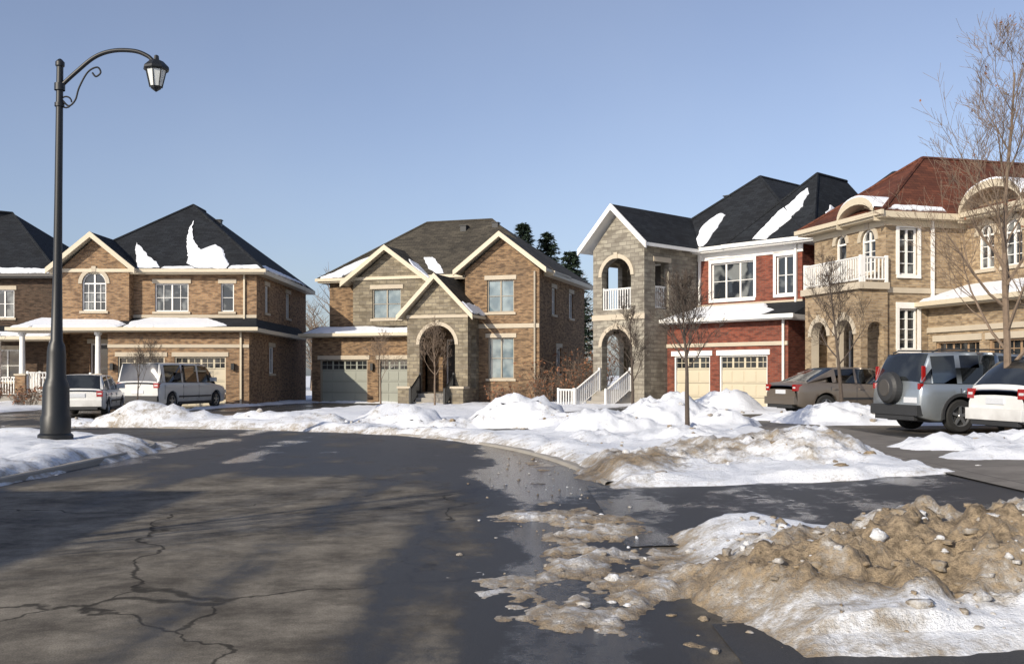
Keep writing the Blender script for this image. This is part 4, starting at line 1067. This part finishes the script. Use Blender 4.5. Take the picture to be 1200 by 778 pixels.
bush('bare_shrub',2.6,46,2.6,3.2,1,90); bush('bare_shrub',3.6,49,3.0,3,2,80); bush('bare_shrub',1.6,44.6,1.5,1.6,3,40)
bush('bare_shrub',-23.2,44,1.3,1.6,4,35); bush('bare_shrub',-20.9,42.8,.9,1.2,5,30); bush('bare_shrub',-.4,44.3,.9,1.4,6,30)
def pine(name,x,y,H,Rm,seed):
    R=random.Random(seed); b=B(); b.tube([(0,0,0),(0,0,H*.5),(0,0,H)],[.22,.13,.02],7,'bark_dark')
    nl=int(H*5)
    for i in range(nl):
        t=.12+.88*i/nl; z=H*t; n=R.randint(7,10)
        for k in range(n):
            a=R.uniform(0,6.28); L=Rm*(1-t)**.7*R.uniform(.55,1.2)+.25
            dx,dy=math.cos(a),math.sin(a)
            seg=max(3,int(L/.2)); sag=-.25
            for s_ in range(seg):
                u=(s_+.6)/seg; px,py_,pz=dx*L*u,dy*L*u,z+L*(sag*u+.22*u*u)
                for q in range(4):
                    th=a+R.choice((-1,1))*R.uniform(.3,1.2); l=R.uniform(.22,.42); w=.08
                    ex=Vector((math.cos(th)*l,math.sin(th)*l,R.uniform(-.2,.08))); wv=Vector((-math.sin(th)*w,math.cos(th)*w,R.uniform(-.07,.07)))
                    p=Vector((px,py_,pz+R.uniform(-.08,.08)))
                    b.add([p-wv,p+wv,p+ex],[(0,1,2)],'needle')
    b.obj(name,None,loc=(x,y,0),recalc=False)
pine('pine_tree',.8,76,13.2,3.0,1); pine('pine_tree',2.7,78,12.8,2.9,2); pine('pine_tree',4.3,74,10.8,2.7,3)
def mass():
    R=random.Random(5); b=B()
    for i in range(80):
        x=R.uniform(-60,60); y=R.uniform(88,120); H=R.uniform(7,11)
        p=Vector((x,y,0)); b.tube([p,p+Vector((R.gauss(0,.3),0,H*.55)),p+Vector((R.gauss(0,.5),0,H))],[.16,.1,.02],4,'bark',False)
        for j in range(46):
            t=R.uniform(.25,.95); q=p+Vector((0,0,H*t)); a=R.uniform(0,6.28); L=H*.3*(1.15-t)+.3
            e2=q+Vector((math.cos(a)*L,math.sin(a)*L,L*R.uniform(.5,1.3))); b.tube([q,e2],[.045,.012],3,'bark',False)
            for k in range(4):
                q2=q+(e2-q)*R.uniform(.3,1); e3=q2+Vector((R.gauss(0,.5),R.gauss(0,.5),R.uniform(.2,1.0))); b.tube([q2,e3],[.02,.008],3,'bark',False)
    b.obj('distant_trees',None,recalc=False)
mass()

# ------------------------------------------------------------------ light, sky
az=220.0; el=25.0
D=Vector((-math.sin(math.radians(az))*math.cos(math.radians(el)),-math.cos(math.radians(az))*math.cos(math.radians(el)),-math.sin(math.radians(el))))
sl=bpy.data.lights.new('sun','SUN'); sl.energy=5.0; sl.angle=math.radians(.5); sl.color=(1,.90,.74)
so=bpy.data.objects.new('sun',sl); scene.collection.objects.link(so); so.rotation_euler=D.to_track_quat('-Z','Y').to_euler(); so.location=(-30,-40,40)
w=bpy.data.worlds.new('World'); scene.world=w; w.use_nodes=True; nt=w.node_tree
bg=nt.nodes['Background']; sky=nt.nodes.new('ShaderNodeTexSky'); sky.sky_type='NISHITA'; sky.sun_disc=False
sky.sun_elevation=math.radians(el); sky.sun_rotation=math.radians(az); sky.air_density=1.0; sky.dust_density=1.4; sky.ozone_density=2.5
hs=nt.nodes.new('ShaderNodeHueSaturation'); hs.inputs['Saturation'].default_value=.72
nt.links.new(sky.outputs[0],hs.inputs['Color'])
cl=mixc(nt,ramp(nt,noise(nt,1.6,5,.6,coord='Generated'),.35,.8),(.92,.96,1.12),(1.08,1.07,1.16))
mx=mixc(nt,1.0,hs.outputs[0],cl,'MULTIPLY')
nt.links.new(mx,bg.inputs[0]); bg.inputs[1].default_value=.128

# ------------------------------------------------------------------ camera
cam=bpy.data.cameras.new('camera'); co=bpy.data.objects.new('camera',cam); scene.collection.objects.link(co)
co.location=(0,0,1.5); co.rotation_euler=(math.radians(90),0,0); cam.lens=35; cam.sensor_width=36; cam.shift_y=51/1200
cam.clip_end=5000; cam.clip_start=.05; scene.camera=co
